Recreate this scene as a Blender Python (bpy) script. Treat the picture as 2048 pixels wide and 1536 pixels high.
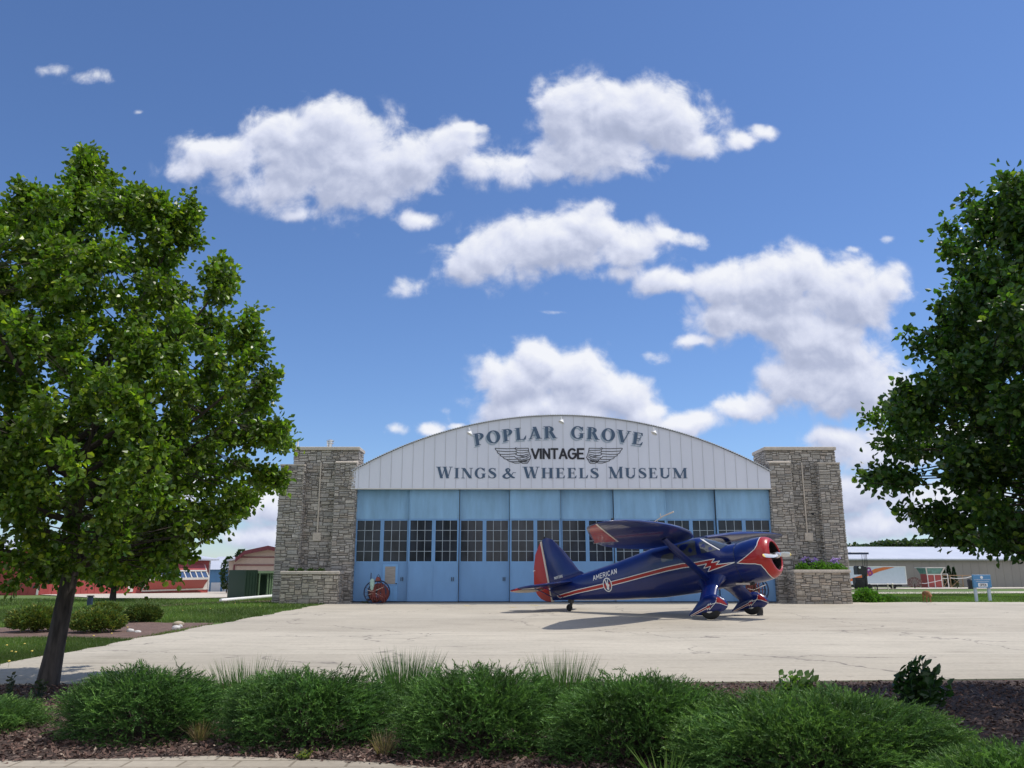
import bpy, bmesh, math, random
import numpy as np
from mathutils import Vector, Matrix
from mathutils.geometry import tessellate_polygon
PI=math.pi; R=math.radians
sc=bpy.context.scene; col=sc.collection
for o in list(bpy.data.objects): bpy.data.objects.remove(o)

# ------------------------------------------------------------------ camera
F=1600.0; HOR=1138.0; CH=1.45
TH=math.atan((HOR-768)/F)
cam=bpy.data.objects.new('camera',bpy.data.cameras.new('camera')); col.objects.link(cam)
cam.data.sensor_width=36; cam.data.lens=36*F/2048; cam.data.clip_start=.1; cam.data.clip_end=6000
sc.cycles.max_bounces=7; sc.cycles.diffuse_bounces=3; sc.cycles.glossy_bounces=3
cam.location=(0,0,CH); cam.rotation_euler=(PI/2+TH,0,0); sc.camera=cam

# ------------------------------------------------------------------ sun, sky, exposure
SUN=Vector((.431,.150,.889)).normalized()
sl=bpy.data.lights.new('sun','SUN'); sl.energy=3.9; sl.angle=R(.53); sl.color=(1,.955,.88)
so=bpy.data.objects.new('sun',sl); col.objects.link(so); so.rotation_euler=SUN.to_track_quat('Z','Y').to_euler(); so.location=(20,0,40)
sc.view_settings.view_transform='Standard'; sc.view_settings.look='None'
sc.view_settings.exposure=0.0; sc.view_settings.gamma=1; sc.view_settings.use_curve_mapping=False
SKY_STRENGTH=.107

# points of the real place from measured directions in the photograph
def ray(x,y):
    u=(x-1024)/F; v=(768-y)/F
    return Vector((u,math.cos(TH)-v*math.sin(TH),math.sin(TH)+v*math.cos(TH)))
def P(x,y,Y):
    d=ray(x,y); p=d*(Y/d.y); p.z+=CH; return p
def smooth(a,b,x):
    t=min(1,max(0,(x-a)/(b-a))); return t*t*(3-2*t)
def terr(x,y):
    s=.020+(.011-.020)*smooth(-12,14,x)
    return -s*max(0.,y-42.)
def G(x,y):
    d=ray(x,y); z=0.
    for i in range(60):
        t=(z-CH)/d.z; p=Vector((d.x*t,d.y*t,z)); z=z*.4+.6*terr(p.x,p.y)
    return p

# ------------------------------------------------------------------ node helpers
def newmat(name):
    m=bpy.data.materials.new(name); m.use_nodes=True; nt=m.node_tree; nt.nodes.clear(); return m,nt
def nd(nt,t,**k):
    n=nt.nodes.new(t)
    for a,b in k.items():
        if a.startswith('i_'):
            key=a[2:]; n.inputs[int(key) if key.isdigit() else key.replace('_',' ')].default_value=b
        else: setattr(n,a,b)
    return n
def ramp(nt,pts,fac=None):
    r=nt.nodes.new('ShaderNodeValToRGB'); e=r.color_ramp.elements
    while len(e)<len(pts): e.new(.5)
    for q,(p,c) in zip(e,pts): q.position=p; q.color=(*c,1) if len(c)==3 else c
    if fac is not None: nt.links.new(fac,r.inputs[0])
    return r
def mixc(nt,blend,fac,a,b):
    m=nt.nodes.new('ShaderNodeMix'); m.data_type='RGBA'; m.blend_type=blend
    for s,v in ((0,fac),(6,a),(7,b)):
        if hasattr(v,'is_linked') or isinstance(v,bpy.types.NodeSocket): nt.links.new(v,m.inputs[s])
        else: m.inputs[s].default_value=v if s==0 else (*v[:3],1)
    return m.outputs[2]
def simple(name,c,rough=.6,metal=0,var=.12,scale=3.,attr=False,bump=0,bscale=40.,coat=0,spec=.5,stretch=None,var2=.0,detail=5):
    m,nt=newmat(name); L=nt.links
    out=nd(nt,'ShaderNodeOutputMaterial'); b=nd(nt,'ShaderNodeBsdfPrincipled'); L.new(b.outputs[0],out.inputs[0])
    b.inputs['Roughness'].default_value=rough; b.inputs['Metallic'].default_value=metal
    b.inputs['Coat Weight'].default_value=coat; b.inputs['Coat Roughness'].default_value=.06; b.inputs['Specular IOR Level'].default_value=spec
    tc=nd(nt,'ShaderNodeTexCoord'); src=tc.outputs['Object']
    if stretch:
        mp=nd(nt,'ShaderNodeMapping'); mp.inputs['Scale'].default_value=stretch; L.new(src,mp.inputs[0]); src=mp.outputs[0]
    n=nd(nt,'ShaderNodeTexNoise'); n.inputs['Scale'].default_value=scale; n.inputs['Detail'].default_value=detail; n.inputs['Roughness'].default_value=.6; L.new(src,n.inputs['Vector'])
    lo,hi=1-var,1+var
    r=ramp(nt,[(.3,(lo,lo,lo)),(.7,(hi,hi,hi))],n.outputs[0])
    if attr:
        a=nd(nt,'ShaderNodeAttribute',attribute_name='Col'); base=a.outputs[0]
    else:
        rgb=nd(nt,'ShaderNodeRGB'); rgb.outputs[0].default_value=(*c,1); base=rgb.outputs[0]
    cc=mixc(nt,'MULTIPLY',1.,base,r.outputs[0])
    L.new(cc,b.inputs['Base Color'])
    if bump:
        n2=nd(nt,'ShaderNodeTexNoise'); n2.inputs['Scale'].default_value=bscale; n2.inputs['Detail'].default_value=4; L.new(src,n2.inputs['Vector'])
        bp=nd(nt,'ShaderNodeBump'); bp.inputs['Strength'].default_value=bump; bp.inputs['Distance'].default_value=.02; L.new(n2.outputs[0],bp.inputs['Height']); L.new(bp.outputs[0],b.inputs['Normal'])
    if rough>.2 and rough<.95:
        rr=nd(nt,'ShaderNodeMapRange'); rr.inputs[3].default_value=max(0,rough-.08); rr.inputs[4].default_value=min(1,rough+.1); L.new(n.outputs[0],rr.inputs[0]); L.new(rr.outputs[0],b.inputs['Roughness'])
    return m
def leafmat(name,trans=.35,rough=.5,spec=.4,tscale=(1.1,1.35,.5)):
    m,nt=newmat(name); L=nt.links
    out=nd(nt,'ShaderNodeOutputMaterial'); b=nd(nt,'ShaderNodeBsdfPrincipled'); t=nd(nt,'ShaderNodeBsdfTranslucent'); mx=nd(nt,'ShaderNodeMixShader')
    a=nd(nt,'ShaderNodeAttribute',attribute_name='Col'); L.new(a.outputs[0],b.inputs['Base Color'])
    L.new(mixc(nt,'MULTIPLY',1.,a.outputs[0],tscale),t.inputs[0])
    b.inputs['Roughness'].default_value=rough; b.inputs['Specular IOR Level'].default_value=spec
    mx.inputs[0].default_value=trans; L.new(b.outputs[0],mx.inputs[1]); L.new(t.outputs[0],mx.inputs[2]); L.new(mx.outputs[0],out.inputs[0])
    return m

# ------------------------------------------------------------------ world: Nishita sky with cumulus clouds by direction
w=bpy.data.worlds.new('World'); sc.world=w; w.use_nodes=True; wn=w.node_tree; wn.nodes.clear(); WL=wn.links
sky=nd(wn,'ShaderNodeTexSky',sky_type='NISHITA'); sky.sun_disc=False
sky.sun_elevation=math.asin(SUN.z); sky.sun_rotation=math.atan2(SUN.x,SUN.y); sky.altitude=250; sky.air_density=1.0; sky.dust_density=.15; sky.ozone_density=2.2
BL=[(450,318,95,48,1),(600,300,105,78,1.1),(705,330,115,88,1.1),(670,250,85,48,1),(820,318,95,62,1),(895,298,70,48,.9),(560,372,110,42,.8),(740,395,55,42,.7),(385,345,55,25,.8),(930,258,40,16,.7),(965,335,65,36,.9),(1030,345,60,34,.9),(600,425,70,18,.55),(530,240,35,12,.5),
(1135,235,60,72,1.1),(1230,230,105,66,1.1),(1330,240,85,68,1.1),(1200,305,120,46,1),(1085,335,60,32,.8),(1400,290,62,32,.9),(1480,290,48,22,.8),(1515,272,28,18,.7),(1060,205,30,8,.4),
(990,515,100,48,1),(1100,495,105,58,1.1),(1178,455,62,50,1.1),(1260,490,85,46,1),(1345,472,62,20,.8),(945,535,50,32,.9),(1325,560,60,30,.9),(1250,540,60,25,.7),
(1435,565,72,50,1.1),(1540,570,105,60,1.15),(1610,550,60,46,1),(1700,595,85,66,1.1),(1775,570,46,42,.9),(1470,640,95,46,1),(1640,685,110,80,1.1),(1700,770,105,60,1.1),(1600,775,75,46,1),(1385,680,46,16,.8),(1560,650,80,60,.9),
(1025,765,75,52,1.1),(1072,722,50,38,1.1),(1150,755,85,58,1.1),(1230,785,75,52,1.1),(1100,825,150,45,1.1),(1280,832,60,42,1),(1385,845,85,30,.95),(1490,822,55,28,.95),(1170,715,40,25,.8),
(125,140,46,16,.56),(185,158,46,18,.56),(830,437,58,22,.75),(822,570,55,24,.46),(1698,500,16,9,.42),(1775,480,22,9,.42),(850,862,28,20,.8),(785,865,20,16,.6),(910,852,20,9,.6),(1300,705,36,26,.5),(890,820,18,12,.42),(280,214,14,6,.38),
(1690,885,70,28,.8),(1750,905,100,46,1),(1700,985,70,34,.9),(1740,1060,110,34,.85),(1900,1010,150,60,.8),(515,1000,70,36,.8),(520,1065,110,30,.8),(1110,618,24,5,.35),(1960,880,110,50,.8),(340,960,120,50,.8)]
def dirp(x,y):
    d=ray(x,y); return (d.x/d.y,d.z/d.y)
grp=bpy.data.node_groups.new('cloud_field','ShaderNodeTree')
grp.interface.new_socket('P',in_out='INPUT',socket_type='NodeSocketVector'); grp.interface.new_socket('D',in_out='OUTPUT',socket_type='NodeSocketFloat'); grp.interface.new_socket('A',in_out='OUTPUT',socket_type='NodeSocketFloat')
gi=grp.nodes.new('NodeGroupInput'); go=grp.nodes.new('NodeGroupOutput'); GL=grp.links
acc=None
# domain warp
n0=nd(grp,'ShaderNodeTexNoise'); n0.inputs['Scale'].default_value=9; n0.inputs['Detail'].default_value=5; GL.new(gi.outputs[0],n0.inputs['Vector'])
wsub=nd(grp,'ShaderNodeVectorMath',operation='MULTIPLY_ADD'); wsub.inputs[1].default_value=(.06,.045,0); wsub.inputs[2].default_value=(-.03,-.0225,0); GL.new(n0.outputs[1],wsub.inputs[0])
wadd=nd(grp,'ShaderNodeVectorMath',operation='ADD'); GL.new(wsub.outputs[0],wadd.inputs[0]); GL.new(gi.outputs[0],wadd.inputs[1])
for (cx,cy,rx,ry,wt) in BL:
    px_,pz_=dirp(cx,cy); ax=abs(dirp(cx+rx,cy)[0]-px_)*1.18; az=abs(dirp(cx,cy-ry)[1]-pz_)*1.18
    m=nd(grp,'ShaderNodeVectorMath',operation='MULTIPLY_ADD'); m.inputs[1].default_value=(1/ax,1/az,0); m.inputs[2].default_value=(-px_/ax,-pz_/az,0); GL.new(wadd.outputs[0],m.inputs[0])
    d=nd(grp,'ShaderNodeVectorMath',operation='DOT_PRODUCT'); GL.new(m.outputs[0],d.inputs[0]); GL.new(m.outputs[0],d.inputs[1])
    e=nd(grp,'ShaderNodeMath',operation='POWER'); e.inputs[0].default_value=.3679; GL.new(d.outputs['Value'],e.inputs[1])
    a=nd(grp,'ShaderNodeMath',operation='MULTIPLY'); a.inputs[1].default_value=wt; GL.new(e.outputs[0],a.inputs[0])
    if acc is None: acc=a; continue
    b=nd(grp,'ShaderNodeMath',operation='SMOOTH_MAX'); b.inputs[2].default_value=.16; GL.new(acc.outputs[0],b.inputs[0]); GL.new(a.outputs[0],b.inputs[1]); acc=b
sat=acc
vsum=None
for vs_,va_ in ((13,.34),(31,.20),(70,.10)):
    vo=nd(grp,'ShaderNodeTexVoronoi',feature='SMOOTH_F1'); vo.inputs['Scale'].default_value=vs_; vo.inputs['Smoothness'].default_value=.35; GL.new(wadd.outputs[0],vo.inputs['Vector'])
    q=nd(grp,'ShaderNodeMath',operation='MULTIPLY_ADD'); q.inputs[1].default_value=-va_; q.inputs[2].default_value=va_*.45; GL.new(vo.outputs['Distance'],q.inputs[0])
    if vsum is not None:
        z_=nd(grp,'ShaderNodeMath',operation='ADD'); GL.new(vsum.outputs[0],z_.inputs[0]); GL.new(q.outputs[0],z_.inputs[1]); vsum=z_
    else: vsum=q
gate=nd(grp,'ShaderNodeMapRange',interpolation_type='SMOOTHSTEP'); gate.inputs[1].default_value=.04; gate.inputs[2].default_value=.32; GL.new(acc.outputs[0],gate.inputs[0])
n1=nd(grp,'ShaderNodeTexNoise'); n1.inputs['Scale'].default_value=21; n1.inputs['Detail'].default_value=9; n1.inputs['Roughness'].default_value=.6; n1.inputs['Distortion'].default_value=.25; GL.new(gi.outputs[0],n1.inputs['Vector'])
a=nd(grp,'ShaderNodeMath',operation='MULTIPLY_ADD'); a.inputs[1].default_value=1.15; GL.new(n1.outputs[0],a.inputs[0]); 
s=nd(grp,'ShaderNodeMath',operation='SUBTRACT'); s.inputs[1].default_value=.575; GL.new(vsum.outputs[0],s.inputs[0]); GL.new(s.outputs[0],a.inputs[2])
fin_=nd(grp,'ShaderNodeMath',operation='MULTIPLY_ADD'); GL.new(a.outputs[0],fin_.inputs[0]); GL.new(gate.outputs[0],fin_.inputs[1]); GL.new(acc.outputs[0],fin_.inputs[2]); GL.new(fin_.outputs[0],go.inputs[0]); GL.new(acc.outputs[0],go.inputs[1])
tc=nd(wn,'ShaderNodeTexCoord'); sx=nd(wn,'ShaderNodeSeparateXYZ'); WL.new(tc.outputs['Generated'],sx.inputs[0])
my=nd(wn,'ShaderNodeMath',operation='MAXIMUM'); my.inputs[1].default_value=.02; WL.new(sx.outputs[1],my.inputs[0])
dx=nd(wn,'ShaderNodeMath',operation='DIVIDE'); dz=nd(wn,'ShaderNodeMath',operation='DIVIDE')
WL.new(sx.outputs[0],dx.inputs[0]); WL.new(my.outputs[0],dx.inputs[1]); WL.new(sx.outputs[2],dz.inputs[0]); WL.new(my.outputs[0],dz.inputs[1])
cb=nd(wn,'ShaderNodeCombineXYZ'); WL.new(dx.outputs[0],cb.inputs[0]); WL.new(dz.outputs[0],cb.inputs[1])
g1=nd(wn,'ShaderNodeGroup'); g1.node_tree=grp; WL.new(cb.outputs[0],g1.inputs[0])
ofs=nd(wn,'ShaderNodeVectorMath',operation='ADD'); ofs.inputs[1].default_value=(.005,.013,0); WL.new(cb.outputs[0],ofs.inputs[0])
g2=nd(wn,'ShaderNodeGroup'); g2.node_tree=grp; WL.new(ofs.outputs[0],g2.inputs[0])
ofs3=nd(wn,'ShaderNodeVectorMath',operation='ADD'); ofs3.inputs[1].default_value=(.010,.042,0); WL.new(cb.outputs[0],ofs3.inputs[0])
g3=nd(wn,'ShaderNodeGroup'); g3.node_tree=grp; WL.new(ofs3.outputs[0],g3.inputs[0])
dif3=nd(wn,'ShaderNodeMath',operation='SUBTRACT'); WL.new(g1.outputs[1],dif3.inputs[0]); WL.new(g3.outputs[1],dif3.inputs[1])
cov=nd(wn,'ShaderNodeMapRange',interpolation_type='SMOOTHSTEP'); cov.inputs[1].default_value=.20; cov.inputs[2].default_value=.68; WL.new(g1.outputs[0],cov.inputs[0])
fr=nd(wn,'ShaderNodeMapRange',interpolation_type='SMOOTHSTEP'); fr.inputs[1].default_value=.02; fr.inputs[2].default_value=.12; WL.new(sx.outputs[1],fr.inputs[0])
cvf=nd(wn,'ShaderNodeMath',operation='MULTIPLY'); WL.new(cov.outputs[0],cvf.inputs[0]); WL.new(fr.outputs[0],cvf.inputs[1])
dif=nd(wn,'ShaderNodeMath',operation='SUBTRACT'); WL.new(g1.outputs[0],dif.inputs[0]); WL.new(g2.outputs[0],dif.inputs[1])
dens=nd(wn,'ShaderNodeMapRange'); dens.inputs[1].default_value=.4; dens.inputs[2].default_value=1.25; dens.inputs[3].default_value=.72; dens.inputs[4].default_value=.38; WL.new(g1.outputs[0],dens.inputs[0])
lit=nd(wn,'ShaderNodeMath',operation='MULTIPLY_ADD'); lit.inputs[1].default_value=.75; lit.use_clamp=True; WL.new(dif.outputs[0],lit.inputs[0]); big=nd(wn,'ShaderNodeMath',operation='MULTIPLY_ADD'); big.inputs[1].default_value=.30; WL.new(dif3.outputs[0],big.inputs[0]); WL.new(dens.outputs[0],big.inputs[2]); WL.new(big.outputs[0],lit.inputs[2])
cr=ramp(wn,[(.0,(.32,.37,.52)),(.4,(.46,.51,.68)),(.72,(.70,.74,.89)),(1,(.89,.91,.97))],lit.outputs[0])
b1=nd(wn,'ShaderNodeBackground'); b1.inputs[1].default_value=SKY_STRENGTH
b2=nd(wn,'ShaderNodeBackground'); b2.inputs[1].default_value=1.; WL.new(cr.outputs[0],b2.inputs[0])
WL.new(mixc(wn,'MULTIPLY',1.,sky.outputs[0],(.80,.955,1.22)),b1.inputs[0])
ms=nd(wn,'ShaderNodeMixShader'); WL.new(cvf.outputs[0],ms.inputs[0]); WL.new(b1.outputs[0],ms.inputs[1]); WL.new(b2.outputs[0],ms.inputs[2])
# unseen bright cloud cover added behind the camera to fill the shaded sides
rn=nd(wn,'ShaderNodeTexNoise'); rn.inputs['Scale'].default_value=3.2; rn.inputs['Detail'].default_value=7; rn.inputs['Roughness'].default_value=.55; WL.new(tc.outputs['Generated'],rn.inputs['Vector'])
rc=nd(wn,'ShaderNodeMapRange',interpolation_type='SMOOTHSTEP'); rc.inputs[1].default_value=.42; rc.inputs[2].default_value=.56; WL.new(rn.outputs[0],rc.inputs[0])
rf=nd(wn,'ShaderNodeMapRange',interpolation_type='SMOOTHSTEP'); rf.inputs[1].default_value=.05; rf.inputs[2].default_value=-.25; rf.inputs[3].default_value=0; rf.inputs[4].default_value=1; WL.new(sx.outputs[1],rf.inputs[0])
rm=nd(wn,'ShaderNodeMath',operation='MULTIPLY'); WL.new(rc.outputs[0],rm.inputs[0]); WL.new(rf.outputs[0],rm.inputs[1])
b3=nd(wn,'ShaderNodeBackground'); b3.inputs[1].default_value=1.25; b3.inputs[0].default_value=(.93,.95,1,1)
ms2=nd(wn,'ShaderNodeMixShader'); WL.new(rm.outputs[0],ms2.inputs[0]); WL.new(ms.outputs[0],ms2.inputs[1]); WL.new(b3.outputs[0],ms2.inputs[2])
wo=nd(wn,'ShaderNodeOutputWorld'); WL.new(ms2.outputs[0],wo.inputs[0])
w.cycles.sampling_method='MANUAL'; w.cycles.sample_map_resolution=512

# ------------------------------------------------------------------ mesh helpers
def tag(o,label=None,cat=None,group=None,kind=None):
    if label: o['label']=label
    if cat: o['category']=cat
    if group: o['group']=group
    if kind: o['kind']=kind
    return o
def empty(name,loc,rz=0,label=None,cat=None,group=None):
    o=bpy.data.objects.new(name,None); col.objects.link(o); o.location=loc; o.rotation_euler=(0,0,rz); o.empty_display_size=.2
    return tag(o,label,cat,group)
class MB:
    def __init__(s): s.v=[]; s.f=[]; s.c=[]; s.m=[]
    def add(s,vs,fs,c=None,m=0):
        b=len(s.v); s.v+= [tuple(p) for p in vs]
        for f in fs: s.f.append([b+i for i in f]); s.c.append(c or (1,1,1)); s.m.append(m)
        return s
    def box(s,x0,x1,y0,y1,z0,z1,c=None,m=0):
        return s.add([(x0,y0,z0),(x1,y0,z0),(x1,y1,z0),(x0,y1,z0),(x0,y0,z1),(x1,y0,z1),(x1,y1,z1),(x0,y1,z1)],[(0,3,2,1),(4,5,6,7),(0,1,5,4),(1,2,6,5),(2,3,7,6),(3,0,4,7)],c,m)
    def bbox(s,x0,x1,y0,y1,z0,z1,b=.02,c=None,m=0):   # box with chamfered vertical and top edges
        o=[(x0+b,y0),(x1-b,y0),(x1,y0+b),(x1,y1-b),(x1-b,y1),(x0+b,y1),(x0,y1-b),(x0,y0+b)]
        i=[(x0+2*b,y0+b),(x1-2*b,y0+b),(x1-b,y0+2*b),(x1-b,y1-2*b),(x1-2*b,y1-b),(x0+2*b,y1-b),(x0+b,y1-2*b),(x0+b,y0+2*b)]
        vs=[(*p,z0) for p in o]+[(*p,z1-b) for p in o]+[(*p,z1) for p in i]
        fs=[tuple(reversed(range(8))),tuple(range(16,24))]
        for k in range(8):
            k2=(k+1)%8; fs+=[(k,k2,8+k2,8+k),(8+k,8+k2,16+k2,16+k)]
        return s.add(vs,fs,c,m)
    def bar(s,a,b,wx,wy=None,up=(0,0,1),c=None,m=0):
        a=Vector(a); b=Vector(b); wy=wy or wx; d=(b-a).normalized(); u=Vector(up)
        if abs(d.dot(u))>.95: u=Vector((0,1,0))
        r=d.cross(u).normalized(); u=r.cross(d)
        vs=[]
        for p in (a,b):
            for sx_,sy_ in ((-1,-1),(1,-1),(1,1),(-1,1)): vs.append(p+r*sx_*wx/2+u*sy_*wy/2)
        return s.add(vs,[(0,1,2,3),(7,6,5,4),(0,4,5,1),(1,5,6,2),(2,6,7,3),(3,7,4,0)],c,m)
    def tube(s,pts,rad,n=8,c=None,m=0,cap=True,squash=1.0,closed=False):
        pts=[Vector(p) for p in pts]; N=len(pts)
        if not hasattr(rad,'__len__'): rad=[rad]*N
        rings=[]; prev=None
        for i,p in enumerate(pts):
            if closed: d=(pts[(i+1)%N]-pts[i-1])
            else: d=(pts[min(i+1,N-1)]-pts[max(i-1,0)])
            d.normalize()
            u=prev if prev is not None else (Vector((0,0,1)) if abs(d.z)<.9 else Vector((0,1,0)))
            r=d.cross(u)
            if r.length<1e-5: r=d.cross(Vector((1,0,0)))
            r.normalize(); u=r.cross(d).normalized(); prev=u
            rings.append([p+(r*math.cos(2*PI*k/n)+u*math.sin(2*PI*k/n)*squash)*rad[i] for k in range(n)])
        vs=[q for r_ in rings for q in r_]; fs=[]
        for i in range(N if closed else N-1):
            j=(i+1)%N
            for k in range(n): fs.append((i*n+k,i*n+(k+1)%n,j*n+(k+1)%n,j*n+k))
        if cap and not closed: fs+= [tuple(reversed(range(n))),tuple(range((N-1)*n,N*n))]
        return s.add(vs,fs,c,m)
    def lathe(s,prof,n=24,c=None,m=0,M=None):   # profile (r,z) about z
        vs=[];fs=[]
        for (r,z) in prof:
            for k in range(n): vs.append(Vector((r*math.cos(2*PI*k/n),r*math.sin(2*PI*k/n),z)))
        for i in range(len(prof)-1):
            for k in range(n): fs.append((i*n+k,i*n+(k+1)%n,(i+1)*n+(k+1)%n,(i+1)*n+k))
        if prof[0][0]>1e-4: fs.append(tuple(reversed(range(n))))
        if prof[-1][0]>1e-4: fs.append(tuple(range((len(prof)-1)*n,len(prof)*n)))
        if M is not None: vs=[M@v for v in vs]
        return s.add(vs,fs,c,m)
    def build(s,name,mats,parent=None,smooth=False,loc=None,recalc=False):
        me=bpy.data.meshes.new(name); me.from_pydata(s.v,[],s.f)
        if not isinstance(mats,(list,tuple)): mats=[mats]
        for m in mats: me.materials.append(m)
        if len(mats)>1: me.polygons.foreach_set('material_index',s.m)
        a=me.attributes.new('Col','FLOAT_COLOR','FACE'); a.data.foreach_set('color',[k for c in s.c for k in (*c,1)])
        if recalc:
            bm=bmesh.new(); bm.from_mesh(me); bmesh.ops.remove_doubles(bm,verts=bm.verts,dist=1e-5); bmesh.ops.recalc_face_normals(bm,faces=bm.faces); bm.to_mesh(me); bm.free()
        me.validate()
        if smooth:
            me.polygons.foreach_set('use_smooth',[True]*len(me.polygons))
            try: me.set_sharp_from_angle(angle=R(38))
            except Exception: pass
        o=bpy.data.objects.new(name,me); col.objects.link(o)
        if loc is not None: o.location=loc
        if parent: o.parent=parent
        return o
def nmesh(name,V,C,mat,parent=None,smooth=False):   # V (n,k,3) separate k-gons, C (n,3)
    n,k=V.shape[:2]; me=bpy.data.meshes.new(name)
    me.vertices.add(n*k); me.vertices.foreach_set('co',np.ascontiguousarray(V,dtype=np.float32).ravel())
    me.loops.add(n*k); me.loops.foreach_set('vertex_index',np.arange(n*k,dtype=np.int32))
    me.polygons.add(n); me.polygons.foreach_set('loop_start',np.arange(0,n*k,k,dtype=np.int32))
    try: me.polygons.foreach_set('loop_total',np.full(n,k,dtype=np.int32))
    except Exception: pass
    me.update(calc_edges=True)
    a=me.attributes.new('Col','FLOAT_COLOR','FACE'); cc=np.ones((n,4),np.float32); cc[:,:3]=C; a.data.foreach_set('color',cc.ravel())
    me.materials.append(mat); o=bpy.data.objects.new(name,me); col.objects.link(o)
    if parent: o.parent=parent
    return o
def copytree(o,parent=None):
    c=o.copy(); col.objects.link(c); c.parent=parent
    for ch in list(o.children): copytree(ch,c)
    return c
def decal(mb,poly,fn,maxlen=.12,c=None,m=0):   # flat polygon (u,v) laid on a curved surface
    t=tessellate_polygon([[Vector((p[0],p[1],0)) for p in poly]])
    bm=bmesh.new(); vs=[bm.verts.new((p[0],p[1],0)) for p in poly]
    for f in t:
        try: bm.faces.new([vs[i] for i in f])
        except ValueError: pass
    for it in range(4):
        es=[e for e in bm.edges if e.calc_length()>maxlen]
        if not es: break
        bmesh.ops.subdivide_edges(bm,edges=es,cuts=1)
    bmesh.ops.triangulate(bm,faces=bm.faces[:])
    bm.verts.index_update()
    mb.add([fn(v.co.x,v.co.y) for v in bm.verts],[[v.index for v in f.verts] for f in bm.faces],c,m); bm.free()
def stroke_polys(pts,w):   # outline quads of a polyline
    out=[]
    for a,b in zip(pts[:-1],pts[1:]):
        dx_,dy_=b[0]-a[0],b[1]-a[1]; l=math.hypot(dx_,dy_)
        if l<1e-6: continue
        nx,ny=-dy_/l*w/2,dx_/l*w/2; ex,ey=dx_/l*w*.3,dy_/l*w*.3
        out.append([(a[0]-ex+nx,a[1]-ey+ny),(a[0]-ex-nx,a[1]-ey-ny),(b[0]+ex-nx,b[1]+ey-ny),(b[0]+ex+nx,b[1]+ey+ny)])
    return out
def arc(cx,cy,rx,ry,a0,a1,n=10): return [(cx+rx*math.cos(R(a0+(a1-a0)*i/n)),cy+ry*math.sin(R(a0+(a1-a0)*i/n))) for i in range(n+1)]
SANS={'A':([[(.0,0),(.3,1),(.6,0)],[(.12,.33),(.48,.33)]],.6),'M':([[(0,0),(0,1),(.35,.3),(.7,1),(.7,0)]],.7),'E':([[(.5,1),(0,1),(0,0),(.5,0)],[(0,.52),(.42,.52)]],.5),
'R':([[(0,0),(0,1),(.33,1)]+arc(.33,.74,.2,.26,90,-90,6)+[(0,.48)],[(.27,.48),(.55,0)]],.55),'I':([[(0,0),(0,1)]],.06),'C':([arc(.32,.5,.32,.5,50,310,12)],.56),'N':([[(0,0),(0,1),(.5,0),(.5,1)]],.5),
'V':([[(0,1),(.3,0),(.6,1)]],.6),'T':([[(0,1),(.56,1)],[(.28,1),(.28,0)]],.56),'G':([arc(.32,.5,.32,.5,45,360,14)+[(.36,.5)]],.64),'O':([arc(.31,.5,.31,.5,0,360,16)],.62),'P':([[(0,0),(0,1),(.33,1)]+arc(.33,.73,.2,.27,90,-90,6)+[(0,.46)]],.53),
'6':([arc(.26,.3,.25,.3,0,360,12),arc(.5,.32,.49,.68,90,178,6)],.5),'9':([arc(.25,.7,.25,.3,0,360,12),arc(.0,.68,.5,.68,0,-80,6)],.5),'3':([arc(.22,.74,.24,.26,140,-90,8),arc(.22,.25,.27,.25,90,-140,8)],.5),
'8':([arc(.25,.74,.22,.26,0,360,12),arc(.25,.25,.25,.25,0,360,12)],.5),'B':([[(0,0),(0,1),(.3,1)]+arc(.3,.76,.22,.24,90,-90,6)+[(0,.52)],[(.3,.52)]+arc(.3,.26,.26,.26,90,-90,6)+[(0,0)]],.56),' ':([],.3)}
def sans(mb,txt,fn,x0,h,w,gap=.2,eps=0,wid=1.,maxlen=.2):  # fn(u,v,k)
    x=x0; k=0
    for ch in txt:
        st,wd=SANS[ch]
        for s_ in st:
            for q in stroke_polys([(x+a*h*wid,b*h) for a,b in s_],w):
                kk=k; decal(mb,q,lambda u,v: fn(u,v,kk*eps),maxlen); k=(k+1)%7
        x+=(wd+gap)*h*wid
    return x
def sans_len(txt,h,gap=.2,wid=1.): return sum((SANS[c][1]+gap)*h*wid for c in txt)-gap*h*wid

# ------------------------------------------------------------------ materials
M={}
def mk(k,*a,**kw): M[k]=simple(k,*a,**kw); return M[k]
mk('stone',(1,1,1),rough=.9,var=.22,scale=9,attr=True,bump=.6,bscale=30)
mk('mortar',(.14,.13,.12),rough=.95,var=.2,scale=20)
mk('cap',(.50,.44,.37),rough=.85,var=.15,scale=6,bump=.3)
mk('gable',(.66,.68,.76),rough=.45,var=.05,scale=.6,stretch=(1,1,.2))
mk('seam',(.52,.53,.57),rough=.5,var=.05)
mk('roofmetal',(.55,.56,.58),rough=.35,metal=.6,var=.1)
mk('doorlow',(.15,.305,.54),rough=.55,var=.10,scale=1.2,stretch=(1,1,.35),detail=8)
mk('doorup',(.215,.40,.60),rough=.55,var=.16,scale=1.6,stretch=(1.6,1,.3),detail=8)
mk('doorframe',(.17,.37,.66),rough=.5,var=.08)
mk('mullion',(.36,.43,.50),rough=.5,var=.08)
mk('glassdark',(.022,.028,.040),rough=.12,var=.5,scale=.8,stretch=(3,1,1),spec=.35)
mk('blind',(.30,.27,.24),rough=.5,var=.25,scale=3,stretch=(1,1,14))
mk('black',(.015,.015,.017),rough=.5,var=.1)
mk('rubber',(.02,.02,.021),rough=.85,var=.2)
mk('lettering',(.055,.10,.17),rough=.5,var=.06)
mk('letshadow',(.33,.40,.48),rough=.5,var=.05)
mk('letblack',(.012,.012,.02),rough=.5,var=.1)
mk('white',(.78,.78,.78),rough=.4,var=.04)
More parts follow.
